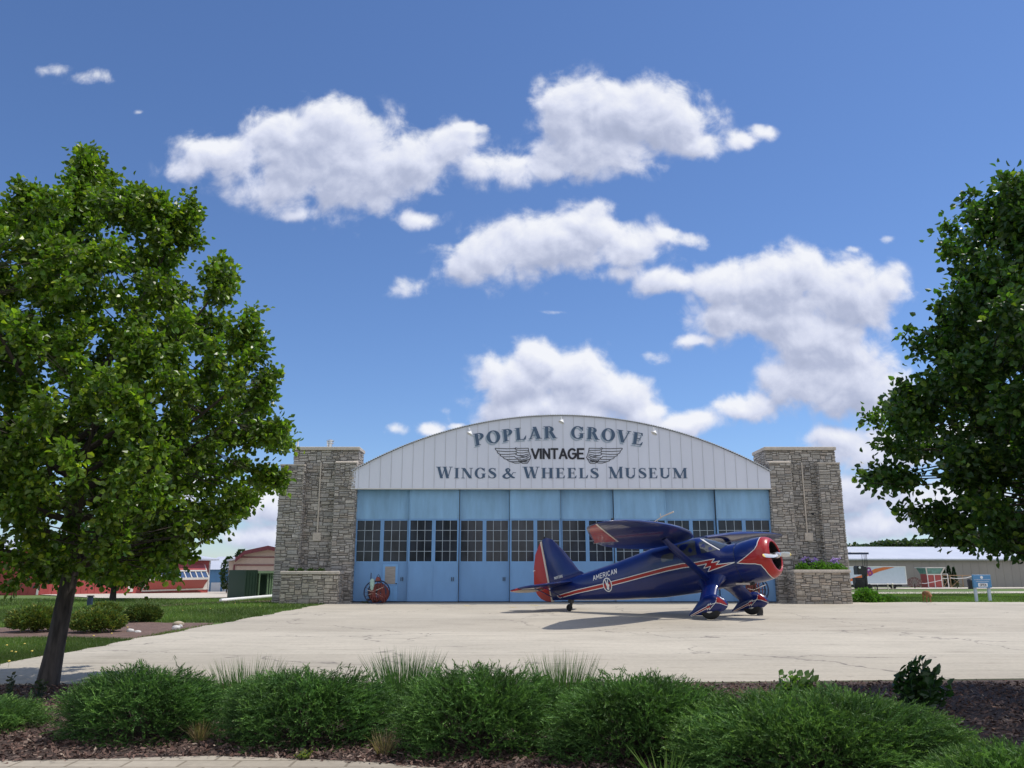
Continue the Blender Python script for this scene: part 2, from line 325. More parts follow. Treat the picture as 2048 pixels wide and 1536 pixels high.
mk('blue',(.0030,.014,.115),rough=.3,var=.12,coat=.5,scale=2.5,spec=.3,bump=.05,bscale=6)
mk('red',(.36,.014,.012),rough=.35,var=.05,coat=.35,spec=.35)
mk('pwhite',(.72,.70,.66),rough=.35,var=.03,coat=.5)
mk('cream',(.62,.53,.44),rough=.5,var=.08)
mk('cabinglass',(.05,.06,.075),rough=.04,var=.12,scale=1.6,spec=.8)
mk('alu',(.62,.62,.62),rough=.28,metal=.9,var=.06)
mk('propmetal',(.55,.56,.56),rough=.4,metal=.4,var=.05)
mk('yellow',(.75,.55,.10),rough=.45,var=.05)
mk('engine',(.03,.03,.032),rough=.5,metal=.4,var=.4,scale=14)
mk('rustred',(.19,.045,.036),rough=.7,var=.3,scale=18)
mk('darkwood',(.06,.035,.025),rough=.7,var=.3,scale=14)
mk('navy',(.015,.03,.075),rough=.5,var=.2)
mk('palegreen',(.35,.50,.42),rough=.5,var=.2,scale=10)
mk('redwall',(.30,.045,.042),rough=.5,var=.06,scale=1.5)
mk('redwall2',(.36,.065,.06),rough=.5,var=.05,scale=1.5)
mk('whitetrim',(.66,.64,.60),rough=.5,var=.05)
mk('bluewall',(.07,.20,.38),rough=.5,var=.08)
mk('tanwall',(.40,.31,.26),rough=.55,var=.06)
mk('taupewall',(.30,.265,.25),rough=.6,var=.07,scale=.4)
mk('maroon',(.13,.02,.03),rough=.5,var=.1)
mk('whiteroof',(.50,.52,.58),rough=.4,var=.05,scale=.5)
mk('winblue',(.06,.10,.20),rough=.15,var=.4,scale=3)
mk('greenmetal',(.022,.048,.030),rough=.45,var=.1)
mk('greentrim',(.20,.29,.17),rough=.5,var=.1)
mk('greydoor',(.50,.55,.60),rough=.5,var=.05)
mk('bark',(.052,.043,.038),rough=.95,var=.7,scale=14,stretch=(1,1,.18),bump=1.0,bscale=22)
mk('twig',(.055,.042,.033),rough=.9,var=.3,scale=12)
mk('rock',(.62,.60,.57),rough=.9,var=.18,scale=7,bump=.5)
mk('rocktan',(.42,.35,.25),rough=.9,var=.18,scale=7,bump=.5)
mk('chip',(1,1,1),rough=.9,var=.15,attr=True)
mk('signblue',(.07,.22,.42),rough=.5,var=.06)
mk('signpost',(.48,.54,.62),rough=.5,var=.06)
mk('purple',(.28,.03,.22),rough=.5,var=.05)
mk('orange',(.62,.16,.035),rough=.5,var=.1)
mk('truckside',(.55,.62,.72),rough=.4,var=.05)
mk('teal',(.10,.24,.22),rough=.2,var=.3)
mk('dogfur',(.25,.12,.05),rough=.85,var=.25,scale=9,bump=.5,bscale=60)
mk('dogdark',(.03,.02,.018),rough=.6,var=.1)
mk('woodlight',(.42,.26,.16),rough=.8,var=.2)
mk('binblack',(.018,.018,.022),rough=.55,var=.1)
mk('tyre',(.018,.018,.019),rough=.85,var=.2)
LEAF=leafmat('leaf',trans=.42,rough=.38,spec=.5)
JUN=leafmat('juniper_foliage',trans=.22,rough=.55,spec=.3,tscale=(1.1,1.2,.6))
BLADE=leafmat('blade',trans=.35,rough=.5)

# concrete: brushed, stained, hairline cracks and joints
def concrete(name,base,cracks=True,joints=None):
    m,nt=newmat(name); L=nt.links
    out=nd(nt,'ShaderNodeOutputMaterial'); b=nd(nt,'ShaderNodeBsdfPrincipled'); L.new(b.outputs[0],out.inputs[0]); b.inputs['Roughness'].default_value=.9
    tc=nd(nt,'ShaderNodeTexCoord'); src=tc.outputs['Object']
    def noise(s,d=5,st=None,r=.6):
        v=src
        if st: mp=nd(nt,'ShaderNodeMapping'); mp.inputs['Scale'].default_value=st; L.new(src,mp.inputs[0]); v=mp.outputs[0]
        n=nd(nt,'ShaderNodeTexNoise'); n.inputs['Scale'].default_value=s; n.inputs['Detail'].default_value=d; n.inputs['Roughness'].default_value=r; L.new(v,n.inputs['Vector']); return n.outputs[0]
    c=ramp(nt,[(.25,tuple(k*.86 for k in base)),(.75,tuple(k*1.10 for k in base))],noise(.35,6)).outputs[0]
    c=mixc(nt,'MULTIPLY',1.,c,ramp(nt,[(.28,(.66,.64,.62)),(.45,(.97,.97,.97)),(.75,(1.07,1.07,1.07))],noise(1.0,7,(.55,4.2,1),.7)).outputs[0])
    c=mixc(nt,'MULTIPLY',1.,c,ramp(nt,[(.3,(.88,.88,.88)),(.7,(1.05,1.05,1.05))],noise(14,5)).outputs[0])
    c=mixc(nt,'MULTIPLY',1.,c,ramp(nt,[(.64,(1,1,1)),(.74,(.60,.58,.56))],noise(5,3,(.5,2,1))).outputs[0])
    c=mixc(nt,'MULTIPLY',1.,c,ramp(nt,[(.60,(1,1,1)),(.70,(.72,.70,.68))],noise(24,4,(.35,1.6,1),.7)).outputs[0])
    c=mixc(nt,'MULTIPLY',1.,c,ramp(nt,[(.58,(1,1,1)),(.72,(.80,.79,.78))],noise(.16,4)).outputs[0])
    if cracks:
        mp=nd(nt,'ShaderNodeMapping'); mp.inputs['Scale'].default_value=(.20,.24,1); wv=nd(nt,'ShaderNodeTexNoise'); wv.inputs['Scale'].default_value=1.3; wv.inputs['Detail'].default_value=6; L.new(src,wv.inputs['Vector'])
        va=nd(nt,'ShaderNodeVectorMath',operation='MULTIPLY_ADD'); va.inputs[1].default_value=(1.6,1.6,0); L.new(wv.outputs[1],va.inputs[0]); L.new(src,va.inputs[2]); L.new(va.outputs[0],mp.inputs[0])
        vo=nd(nt,'ShaderNodeTexVoronoi',feature='DISTANCE_TO_EDGE'); vo.inputs['Scale'].default_value=1; L.new(mp.outputs[0],vo.inputs['Vector'])
        rr=ramp(nt,[(.0,(1,1,1)),(.0028,(.8,.8,.8)),(.005,(0,0,0))],vo.outputs[0]).outputs[0]
        mk_=ramp(nt,[(.44,(0,0,0)),(.52,(1,1,1))],noise(.28,3)).outputs[0]
        mm=nd(nt,'ShaderNodeMath',operation='MULTIPLY'); L.new(rr,mm.inputs[0]); L.new(mk_,mm.inputs[1])
        c=mixc(nt,'MIX',mm.outputs[0],c,(.17,.15,.13))
    if joints:
        br=nd(nt,'ShaderNodeTexBrick'); br.offset=joints[3]; br.inputs['Scale'].default_value=1; br.inputs['Brick Width'].default_value=joints[0]; br.inputs['Row Height'].default_value=joints[1]; br.inputs['Mortar Size'].default_value=joints[2]; br.inputs['Mortar Smooth'].default_value=.2
        br.inputs['Color1'].default_value=(1,1,1,1); br.inputs['Color2'].default_value=(.86,.85,.84,1); br.inputs['Mortar'].default_value=(.55,.53,.50,1)
        jm=nd(nt,'ShaderNodeMapping'); jm.inputs['Location'].default_value=(joints[0]*.47,1.1,0); L.new(src,jm.inputs[0]); L.new(jm.outputs[0],br.inputs['Vector']); c=mixc(nt,'MULTIPLY',1.,c,br.outputs[0])
    L.new(c,b.inputs['Base Color'])
    bp=nd(nt,'ShaderNodeBump'); bp.inputs['Strength'].default_value=.25; bp.inputs['Distance'].default_value=.01; L.new(noise(30,4,(.5,2,1)),bp.inputs['Height']); L.new(bp.outputs[0],b.inputs['Normal'])
    return m
M['apron']=concrete('apron_concrete',(.49,.44,.355),joints=(900.,5.2,.008,0.))
M['path']=concrete('path_concrete',(.55,.49,.41),cracks=False)
M['paver']=concrete('paver_stone',(.40,.35,.28),cracks=False,joints=(.42,.21,.012,.5))
def groundmat(name,pts,scale,scale2,bump=.5):
    m,nt=newmat(name); L=nt.links
    out=nd(nt,'ShaderNodeOutputMaterial'); b=nd(nt,'ShaderNodeBsdfPrincipled'); L.new(b.outputs[0],out.inputs[0]); b.inputs['Roughness'].default_value=.95
    tc=nd(nt,'ShaderNodeTexCoord'); n=nd(nt,'ShaderNodeTexNoise'); n.inputs['Scale'].default_value=scale; n.inputs['Detail'].default_value=8; n.inputs['Roughness'].default_value=.65; L.new(tc.outputs['Object'],n.inputs['Vector'])
    r=ramp(nt,pts,n.outputs[0]); n2=nd(nt,'ShaderNodeTexNoise'); n2.inputs['Scale'].default_value=scale2; n2.inputs['Detail'].default_value=4; L.new(tc.outputs['Object'],n2.inputs['Vector'])
    c=mixc(nt,'MULTIPLY',1.,r.outputs[0],ramp(nt,[(.3,(.62,.62,.62)),(.7,(1.2,1.2,1.2))],n2.outputs[0]).outputs[0])
    L.new(c,b.inputs['Base Color']); bp=nd(nt,'ShaderNodeBump'); bp.inputs['Strength'].default_value=bump; bp.inputs['Distance'].default_value=.03; L.new(n2.outputs[0],bp.inputs['Height']); L.new(bp.outputs[0],b.inputs['Normal'])
    return m
M['lawn']=groundmat('lawn_ground',[(.3,(.075,.115,.022)),(.5,(.10,.16,.03)),(.7,(.15,.20,.05))],.5,30)
M['mulchbase']=groundmat('mulch_ground',[(.3,(.045,.028,.022)),(.7,(.10,.065,.052))],6,55,.9)
M['soilbase']=groundmat('planting_bed_soil',[(.3,(.11,.065,.05)),(.7,(.22,.14,.11))],4,40,.9)

# ------------------------------------------------------------------ ground
def grid_sheet(name,xs,ys,mat,dz,label_kind='structure',inside=None):
    vs=[];fs=[]
    for y in ys:
        for x in xs: vs.append((x,y,terr(x,y)+dz))
    nx=len(xs)
    for j in range(len(ys)-1):
        for i in range(nx-1): fs.append((j*nx+i,j*nx+i+1,(j+1)*nx+i+1,(j+1)*nx+i))
    mb=MB(); mb.add(vs,fs); o=mb.build(name,mat); tag(o,kind='structure'); return o
XS=[-1500,-400,-150,-100]+list(range(-80,81,4))+[100,150,400,1500]
YS=[-300,-60,0,20,34,42]+list(range(46,140,8))+[160,200,300,500,900,2500]
grid_sheet('lawn',XS,YS,M['lawn'],0)
def ribbon(name,A,B,mat,dz,n=30):   # A,B: world xy polylines of equal count
    vs=[];fs=[]
    for a,b in zip(A,B):
        for k in range(n+1):
            t=k/n; x=a[0]*(1-t)+b[0]*t; y=a[1]*(1-t)+b[1]*t; vs.append((x,y,terr(x,y)+dz))
    for i in range(len(A)-1):
        for k in range(n): q=i*(n+1)+k; fs.append((q,q+n+1,q+n+2,q+1))
    mb=MB(); mb.add(vs,fs); o=mb.build(name,mat); tag(o,kind='structure')
    return o
rg=random.Random(5)
ley=[10.87+ (36.9-10.87)*i/60 for i in range(61)]
lex=[-7.92+.07*math.sin(y*1.7)+.05*math.sin(y*5.1+1)+rg.uniform(-.03,.03) for y in ley]
for i,y in enumerate(ley):
    if y<12.6: lex[i]-= (12.6-y)*3.2
fy=lambda x: 10.87+ (.02*(x+6.6) if x<2.7 else .19+.085*(x-2.7))
A_=[(x,max(y,fy(x)) if y<11.6 else y) for x,y in zip(lex,ley)]
apv=[];apf=[]; NX=40
for (x0,y) in A_:
    for k in range(NX+1):
        x=x0+(60-x0)*(k/NX)**1.6; yy=y if y>14 else y+(fy(x)-10.87)*(14-y)/(14-10.87)
        apv.append((x,yy,.012))
for i in range(len(A_)-1):
    for k in range(NX): q=i*(NX+1)+k; apf.append((q,q+1,q+NX+2,q+NX+1))
mb=MB(); mb.add(apv,apf)
# front kerb face of the slab
for k in range(NX):
    a=apv[k]; b=apv[k+1]; mb.add([(a[0],a[1],.012),(b[0],b[1],.012),(b[0],b[1],-.12),(a[0],a[1],-.12)],[(0,3,2,1)])
tag(mb.build('apron',M['apron']),kind='structure')
# mulch bed between pavers and apron: slightly lower, then pavers
bedA=[(-14,10.87-.05),(-6.5,10.84),(2.7,11.02),(7,11.38),(30,13.3)]; bedB=[(-14,6.2),(-6.5,6.2),(2.7,5.2),(7,4.5),(30,3.2)]
ribbon('mulch_bed',bedB,bedA,M['mulchbase'],.004,30)
pv=[G(x,y) for x,y in [(-500,1533),(0,1525),(430,1514),(640,1522),(760,1528),(870,1538),(1100,1570),(1700,1640)]]
ribbon('paver_path',[(p.x,-6) for p in pv],[(p.x,p.y) for p in pv],M['paver'],.010,8)
# left: planting strip, taxiway, far path
sa=[G(x,y) for x,y in [(-300,1284),(0,1277),(130,1275),(250,1279),(330,1275),(390,1262),(418,1250)]]; sb=[G(x,y) for x,y in [(-300,1262),(0,1256),(130,1248),(250,1242),(330,1246),(390,1246),(430,1246.5)]]
ribbon('planting_bed',[(p.x,p.y) for p in sa],[(p.x,p.y) for p in sb],M['soilbase'],.008,10)
ta=[G(x,y) for x,y in [(-600,1191),(-100,1191),(80,1190.5),(200,1198),(350,1198.5),(490,1196),(640,1193)]]; tb=[G(x,y) for x,y in [(-600,1186),(-100,1186),(80,1186),(200,1185),(350,1184),(490,1184),(640,1184)]]
ribbon('taxiway',[(p.x,p.y) for p in ta],[(p.x,p.y) for p in tb],M['path'],.05,10)
ga=[G(x,y) for x,y in [(320,1213),(430,1208),(560,1203)]]; gb=[G(x,y) for x,y in [(322,1211),(430,1204),(560,1200.5)]]
ribbon('gravel_strip',[(p.x,p.y) for p in ga],[(p.x,p.y) for p in gb],M['soilbase'],.01,4)
for nm,(y0,y1) in {'footpath':(1188.2,1184.4),'access_road':(1178.3,1175.6)}.items():
    a=[G(x,y0+(x-1900)*-.004) for x in range(1560,2500,60)]; b=[G(x,y1+(x-1900)*-.004) for x in range(1560,2500,60)]
    ribbon(nm,[(p.x,p.y) for p in a],[(p.x,p.y) for p in b],M['path'],.04,3)
# painted marks in front of the doors
for k,(x,y,l) in enumerate([(938,1213,.5),(1030,1216,.45),(1075,1212,.7),(1660,1209,.6)]):
    p=G(x,y); mb=MB(); mb.add([(p.x,p.y,.017),(p.x+.09,p.y-.03,.017),(p.x+.09-l*.5,p.y+l,.017),(p.x-l*.5,p.y+l,.017)],[(0,1,2,3)]); tag(mb.build('painted_mark',M['yellow']),kind='structure')

# ------------------------------------------------------------------ museum hangar
D=36.28
hg=empty('museum_hangar',(2.21,D,0),0,'arched museum hangar with light grey gable, painted lettering and tall light blue sliding doors','hangar')
def H(mb,name,mat,parent=None,**k):   # build in world coordinates, child of the hangar empty
    o=mb.build(name,mat,**k); pa=parent or hg; o.parent=pa; 
    o.matrix_parent_inverse=Matrix.Translation(-Vector((2.21,D,0))) if pa is hg else Matrix.Identity(4)
    return o
GX0,GX1,GZ0,GZS,GZT=-7.23,11.66,5.0,5.76,8.32
GC=(GX0+GX1)/2; hc=(GX1-GX0)/2; rise=GZT-GZS; RR=(hc*hc+rise*rise)/(2*rise); GCZ=GZT-RR
def archz(x): return GCZ+math.sqrt(max(0,RR*RR-(x-GC)**2))
YG=D-.12
mb=MB(); n=80; xs=[GX0+(GX1-GX0)*i/n for i in range(n+1)]
vs=[(x,YG,GZ0) for x in xs]+[(x,YG,archz(x)-.01) for x in xs]+[(x,YG+.16,GZ0) for x in xs]+[(x,YG+.16,archz(x)-.01) for x in xs]; N1=n+1
fs=[(i,i+1,N1+i+1,N1+i) for i in range(n)]+[(2*N1+i+1,2*N1+i,3*N1+i,3*N1+i+1) for i in range(n)]+[(i,2*N1+i,2*N1+i+1,i+1) for i in range(n)]+[(0,N1,3*N1,2*N1),(n,2*N1+n,3*N1+n,N1+n)]
mb.add(vs,fs); gable=H(mb,'gable_wall',M['gable'])
mb=MB(); x=GX0+.30
while x<GX1-.1:
    mb.box(x-.012,x+.012,YG-.014,YG-.001,GZ0+.002,archz(x)-.03); x+=.4875
H(mb,'panel_seams',M['seam'])
mb=MB(); mb.box(GX0-.03,GX1+.03,YG-.02,YG+.18,GZ0-.05,GZ0-.002); H(mb,'gable_trim',M['whitetrim'])
# corrugated arched roof sheet
mb=MB(); NR=360; vs=[];fs=[]
ang0=math.asin((GX0-.02-GC)/RR); ang1=math.asin((GX1+.02-GC)/RR)
for i in range(NR+1):
    a=ang0+(ang1-ang0)*i/NR; r1=RR+.035+.02*math.cos(i*PI)  ; r2=r1-.03
    for (r,y) in ((r1,YG-.10),(r1,YG+26),(r2,YG+26),(r2,YG-.10)): vs.append((GC+r*math.sin(a),y,GCZ+r*math.cos(a)))
for i in range(NR):
    for k in range(4): fs.append((i*4+k,i*4+(k+1)%4,i*4+4+(k+1)%4,i*4+4+k))
mb.add(vs,fs); H(mb,'roof',M['roofmetal'])
mb=MB(); mb.box(GX0-.1,GX0+.1,D+1.9,YG+26,0,GZS-.1); mb.box(GX1-.1,GX1+.1,D+1.9,YG+26,0,GZS-.1); mb.box(GX0+.1,GX1-.1,YG+25.7,YG+25.9,0,GZS-.1)
mb.box(-7.0,11.55,D+.75,D+.8,0,GZS); H(mb,'wall',M['whitetrim'])
mb=MB(); mb.box(-7.02,11.60,D+.12,D+.62,-.02,.05); H(mb,'door_track',M['black'])
mb=MB(); mb.box(-7.02,11.60,D+.10,D+.66,4.98,5.18); H(mb,'door_header',M['doorframe'])
# doors
edges=[P(x,1000,D+.2).x for x in (712.5,819,919,1019.5,1121,1226.5,1331,1430,1538)]
def win_block(door,x0,x1,yf):
    z0,z1=1.76,3.60
    g=MB(); g.box(x0,x1,yf+.05,yf+.06,z0,z1); gl=g.build('glass_pane',M['glassdark']); gl.parent=door
    m=MB(); ww=(x1-x0); t=.010
    for k in (1,2): xx=x0+ww*k/3; m.box(xx-t,xx+t,yf+.012,yf+.048,z0,z1)
    for k in (1,2,3): zz=z0+(z1-z0)*k/4; m.box(x0,x1,yf+.015,yf+.045,zz-t,zz+t)
    wd=m.build('window',M['mullion']); wd.parent=door
    mm=MB(); 
    for a,b,c,d in ((x0-.02,x1+.02,z0-.02,z0+.02),(x0-.02,x1+.02,z1-.02,z1+.02)): mm.box(a,b,yf+.006,yf+.05,c,d)
    for a,b in ((x0-.02,x0+.02),(x1-.02,x1+.02)): mm.box(a,b,yf+.004,yf+.05,z0+.021,z1-.021)
    wf=mm.build('window_frame',M['doorframe']); wf.parent=door
for k in range(8):
    x0,x1=edges[k],edges[k+1]; yf=D+.16+(.0 if k%2 else .16)
    x0+=.012; x1-=.012
    if k in (0,): lab='sliding door panel with small entry door'
    else: lab=None
    mb=MB(); mb.box(x0,x1,yf,yf+.06,.06,1.70)
    xm=(x0+x1)/2; s=.045
    for a,b in ((x0,x0+s),(xm-.06,xm+.06),(x1-s,x1)): mb.box(a,b,yf-.004,yf+.064,1.701,3.659)
    mb.box(x0+s,xm-.06,yf+.001,yf+.06,1.701,1.759); mb.box(xm+.06,x1-s,yf+.001,yf+.06,1.701,1.759)
    mb.box(x0+s,xm-.06,yf+.001,yf+.06,3.601,3.659); mb.box(xm+.06,x1-s,yf+.001,yf+.06,3.601,3.659)
    # edge strips and faint middle lap
    mb.box(x0,x0+.035,yf-.022,yf-.001,.06,1.70); mb.box(x1-.035,x1,yf-.022,yf-.001,.06,1.70)
    if k: mb.box(xm-.004,xm+.004,yf-.008,yf-.001,.08,1.69)
    door=H(mb,'hangar_door',M['doorlow']); 
    if lab: door['label']=lab
    up=MB(); up.box(x0,x1,yf+.002,yf+.058,3.661,5.12); up.box(x0,x0+.04,yf-.02,yf+.001,3.67,5.0); up.box(x1-.04,x1,yf-.02,yf+.001,3.67,5.0); up.box(x0+.3,x0+.31,yf-.004,yf+.001,3.7,4.9); up.box(x1-.42,x1-.41,yf-.004,yf+.001,3.7,4.7)
    u=up.build('upper_panel',M['doorup']); u.parent=door
    win_block(door,x0+s,xm-.06,yf); win_block(door,xm+.06,x1-s,yf)
    if k<7:
        hd=MB(); 
        for q in (.20,.28): hd.box(x1-q-.012,x1-q+.012,yf-.045,yf-.002,.93,1.10)
        h_=hd.build('pull_handle',M['black']); h_.parent=door
    if k==0:
        dx0=P(767,1150,yf).x; dx1=P(794,1150,yf).x
        e=MB(); e.box(dx0-.04,dx1+.04,yf-.030,yf-.002,.07,1.66); en=e.build('entry_door',M['doorframe']); en.parent=door
        e=MB(); e.box(dx0+.07,dx1-.07,yf-.040,yf-.031,.80,1.56); q=e.build('entry_window',M['blind']); q.parent=en
        e=MB(); 
        for a in (.03,.17,.31,.45): e.box(dx0+a,dx0+a+.012,yf-.036,yf-.031,.10,.70)
        e.box(dx0,dx1,yf-.038,yf-.031,.73,.77); q=e.build('door_moulding',M['doorlow']); q.parent=en
        e=MB(); e.lathe([(.0,-.03),(.03,-.02),(.03,.0),(0,.02)],10,M=Matrix.Translation((dx1-.02,yf-.06,.82))@Matrix.Rotation(PI/2,4,'X')); q=e.build('door_knob',M['black']); q.parent=en

# lettering on the gable
def ring(cx,cy,rx,ry,T,t,a0,a1,n=22):
    out=[]
    P_=lambda a,o: (cx+(rx-(T if o else 0))*math.cos(R(a)),cy+(ry-(t if o else 0))*math.sin(R(a)))
    for i in range(n):
        a=a0+(a1-a0)*i/n; b=a0+(a1-a0)*(i+1)/n; out.append([P_(a,0),P_(b,0),P_(b,1),P_(a,1)])
    return out
def rect(x0,y0,x1,y1): return [(x0,y0),(x1,y0),(x1,y1),(x0,y1)]
def diag(x0,y0,x1,y1,w_): return [(x0,y0),(x0+w_,y0),(x1+w_,y1),(x1,y1)]
def vstroke(pts):
    out=[]; n=len(pts); P3=[]
    for i in range(n-1):
        for t in range(5):
            u=t/5; p0=pts[max(i-1,0)];p1=pts[i];p2=pts[i+1];p3=pts[min(i+2,n-1)]
            P3.append([.5*((2*p1[c])+(-p0[c]+p2[c])*u+(2*p0[c]-5*p1[c]+4*p2[c]-p3[c])*u*u+(-p0[c]+3*p1[c]-3*p2[c]+p3[c])*u**3) for c in range(3)])
    P3.append(list(pts[-1])); L_=[];R_=[]
    for i,p in enumerate(P3):
        a=P3[max(i-1,0)];b=P3[min(i+1,len(P3)-1)]; dx_,dy_=b[0]-a[0],b[1]-a[1]; l=math.hypot(dx_,dy_) or 1
        L_.append((p[0]-dy_/l*p[2]/2,p[1]+dx_/l*p[2]/2)); R_.append((p[0]+dy_/l*p[2]/2,p[1]-dx_/l*p[2]/2))
    return [[L_[i],R_[i],R_[i+1],L_[i+1]] for i in range(len(P3)-1)]
T=.2;t_=.06
def stem(x,w_=T,y0=0,y1=1,ext=.09): return [rect(x,y0,x+w_,y1),rect(x-ext,0,x+w_+ext,t_*.8) if y0==0 else rect(x,y0,x+w_,y0+.01),rect(x-ext,1-t_*.8,x+w_+ext,1) if y1==1 else rect(x,y1-.01,x+w_,y1)]
Eb=[rect(.28,0,.66,t_),rect(.28,1-t_,.62,1),rect(.28,.48,.5,.48+t_),[(.66,0),(.70,.27),(.66,.27),(.54,.05)],[(.62,1),(.64,.76),(.60,.76),(.50,.95)],rect(.48,.36,.52,.66)]
SF={'P':(stem(.1)+ring(.32,.73,.33,.27,.2,t_,-90,90)+[rect(.3,1-t_,.33,1),rect(.3,.46,.33,.46+t_)],.68),
'O':(ring(.43,.5,.43,.53,.22,.07,0,360,40),.86),
'L':(stem(.1)+[rect(.28,0,.64,t_),[(.64,0),(.70,.33),(.66,.33),(.50,.05)]],.70),
'A':([diag(.08,.0,.40,1,.07),diag(.55,0,.30,1,.22),rect(.2,.28,.6,.28+t_),rect(0,0,.25,t_*.8),rect(.47,0,.86,t_*.8)],.84),
'R':(stem(.1)+ring(.32,.75,.32,.25,.2,t_,-90,90)+[rect(.3,1-t_,.33,1),rect(.3,.5,.36,.5+t_),diag(.58,0,.34,.53,.22),rect(.58,0,.86,t_*.8)],.84),
'G':(ring(.43,.5,.43,.53,.21,.07,38,322,36)+[rect(.58,.06,.78,.46),rect(.5,.42,.87,.46),[(.72,.98),(.76,.66),(.72,.66),(.62,.88)],rect(.72,.66,.76,.98)],.87),
'V':([diag(.30,0,.04,1,.22),diag(.40,0,.72,1,.06),rect(-.04,1-t_*.8,.36,1),rect(.6,1-t_*.8,.88,1)],.86),
'E':(stem(.1)+Eb,.72),
'W':([diag(.28,0,.04,1,.21),diag(.36,0,.60,.95,.06),diag(.74,0,.50,1,.21),diag(.82,0,1.06,1,.06),rect(-.04,1-t_*.8,.34,1),rect(.44,1-t_*.8,.78,1),rect(.94,1-t_*.8,1.22,1)],1.2),
'I':(stem(.1),.40),
'N':([rect(.12,0,.18,1),rect(.72,0,.78,1),diag(.60,0,.06,1,.24),rect(.02,0,.29,t_*.8),rect(.0,1-t_*.8,.2,1),rect(.62,1-t_*.8,.90,1)],.90),
'S':(vstroke([(.56,.80,.05),(.48,.92,.08),(.32,.965,.07),(.16,.86,.13),(.15,.70,.18),(.30,.55,.24),(.47,.42,.24),(.56,.26,.18),(.50,.09,.12),(.32,.03,.07),(.15,.09,.07),(.08,.24,.05)])+[rect(.54,.70,.58,.99),rect(.05,.02,.09,.32)],.66),
'H':(stem(.1)+stem(.62)+[rect(.29,.48,.63,.48+t_)],.92),
'M':([rect(.14,0,.20,1),diag(.46,0,.06,1,.23),diag(.50,0,.90,1,.07),rect(.86,0,1.06,1),rect(.02,0,.31,t_*.8),rect(0,1-t_*.8,.22,1),rect(.78,0,1.14,t_*.8),rect(.9,1-t_*.8,1.14,1)],1.14),
'U':([rect(.1,.3,.3,1),rect(.70,.3,.76,1),rect(.01,1-t_*.8,.39,1),rect(.6,1-t_*.8,.87,1)]+[[(p[0],p[1]) for p in q] for q in ring(.43,.31,.33,.33,.17,.12,180,360,20)],.88),
'&':(vstroke([(.86,.55,.05),(.76,.50,.05),(.66,.28,.07),(.48,.06,.10),(.28,.01,.13),(.12,.16,.19),(.20,.36,.13),(.42,.56,.07),(.54,.78,.12),(.44,.95,.09),(.31,.84,.15),(.36,.64,.16),(.52,.38,.19),(.72,.12,.17),(.90,.05,.10)])+[rect(.76,.52,.98,.57)],.95)}
def serif(txt,h,gap=.13): 
    return sum(SF[c][1]*h+gap*h for c in txt)-gap*h
def put_serif(mb,txt,fn,h,x,gap=.13,yoff=-.004):
    k=0
    for ch in txt:
        ps,wd=SF[ch]
        for p in ps:
            q=[fn(x+a*h,b*h) for a,b in p]; y=YG+yoff-.0009*(k%6); k+=1
            mb.add([(u,y,v) for u,v in q],[tuple(range(len(q)))])
        x+=(wd+gap)*h
    return x
YL=YG-.016
def pxz(x,y): p=P(x,y,YL); return p.x,p.z
# row 1 on an arc
cx_,cz_=pxz(1120,876.5); mpp=(D-.1)/F/math.cos(0)*1.0; Rr=942*.0226
def arcfn(off=(0,0)):
    def f(u,v):
        a=u/Rr; r=Rr+v; return (cx_+off[0]+r*math.sin(a), cz_+off[1]-Rr+r*math.cos(a))
    return f
h1=.56; xa=pxz(949,890)[0]-cx_; xb=pxz(1114,870)[0]-cx_; xc=pxz(1142,870)[0]-cx_; xd=pxz(1286,890)[0]-cx_
for nm,off,mat,yo in (('letter_shadow',(-.055,-.085),M['letshadow'],-.016),('lettering',(0,0),M['lettering'],-.026)):
    for txt,a,b in (('POPLAR',xa,xb),('GROVE',xc,xd)):
        mb=MB(); wd=serif(txt,1.,.13); s=(b-a)/wd; f=arcfn(off)
        put_serif(mb,txt,lambda u,v: f(a+(u)*s,v*h1),1.,0,.13,yo)
        o=mb.build(nm,mat); o.parent=gable
rows=[('WINGS',873,993),('&',1004,1031),('WHEELS',1046,1198),('MUSEUM',1217,1375)]
for txt,a,b in rows:
    mb=MB()
    xa,z0=pxz(a,956.5); xb,_=pxz(b,956.5); z1=pxz(a,936)[1]; hh=z1-z0
    wd=serif(txt,1.); s=(xb-xa)/wd
    big=1.12
    k0=0; x=0
    for i,ch in enumerate(txt):
        hb=hh*(big if i==0 and len(txt)>1 else 1)
        put_serif(mb,ch,lambda u,v: (xa+u*s,z0+v*hb),1.,x,.13,-.018-.006*(i%2)); x+=SF[ch][1]+.13
    o=mb.build('lettering',M['lettering']); o.parent=gable
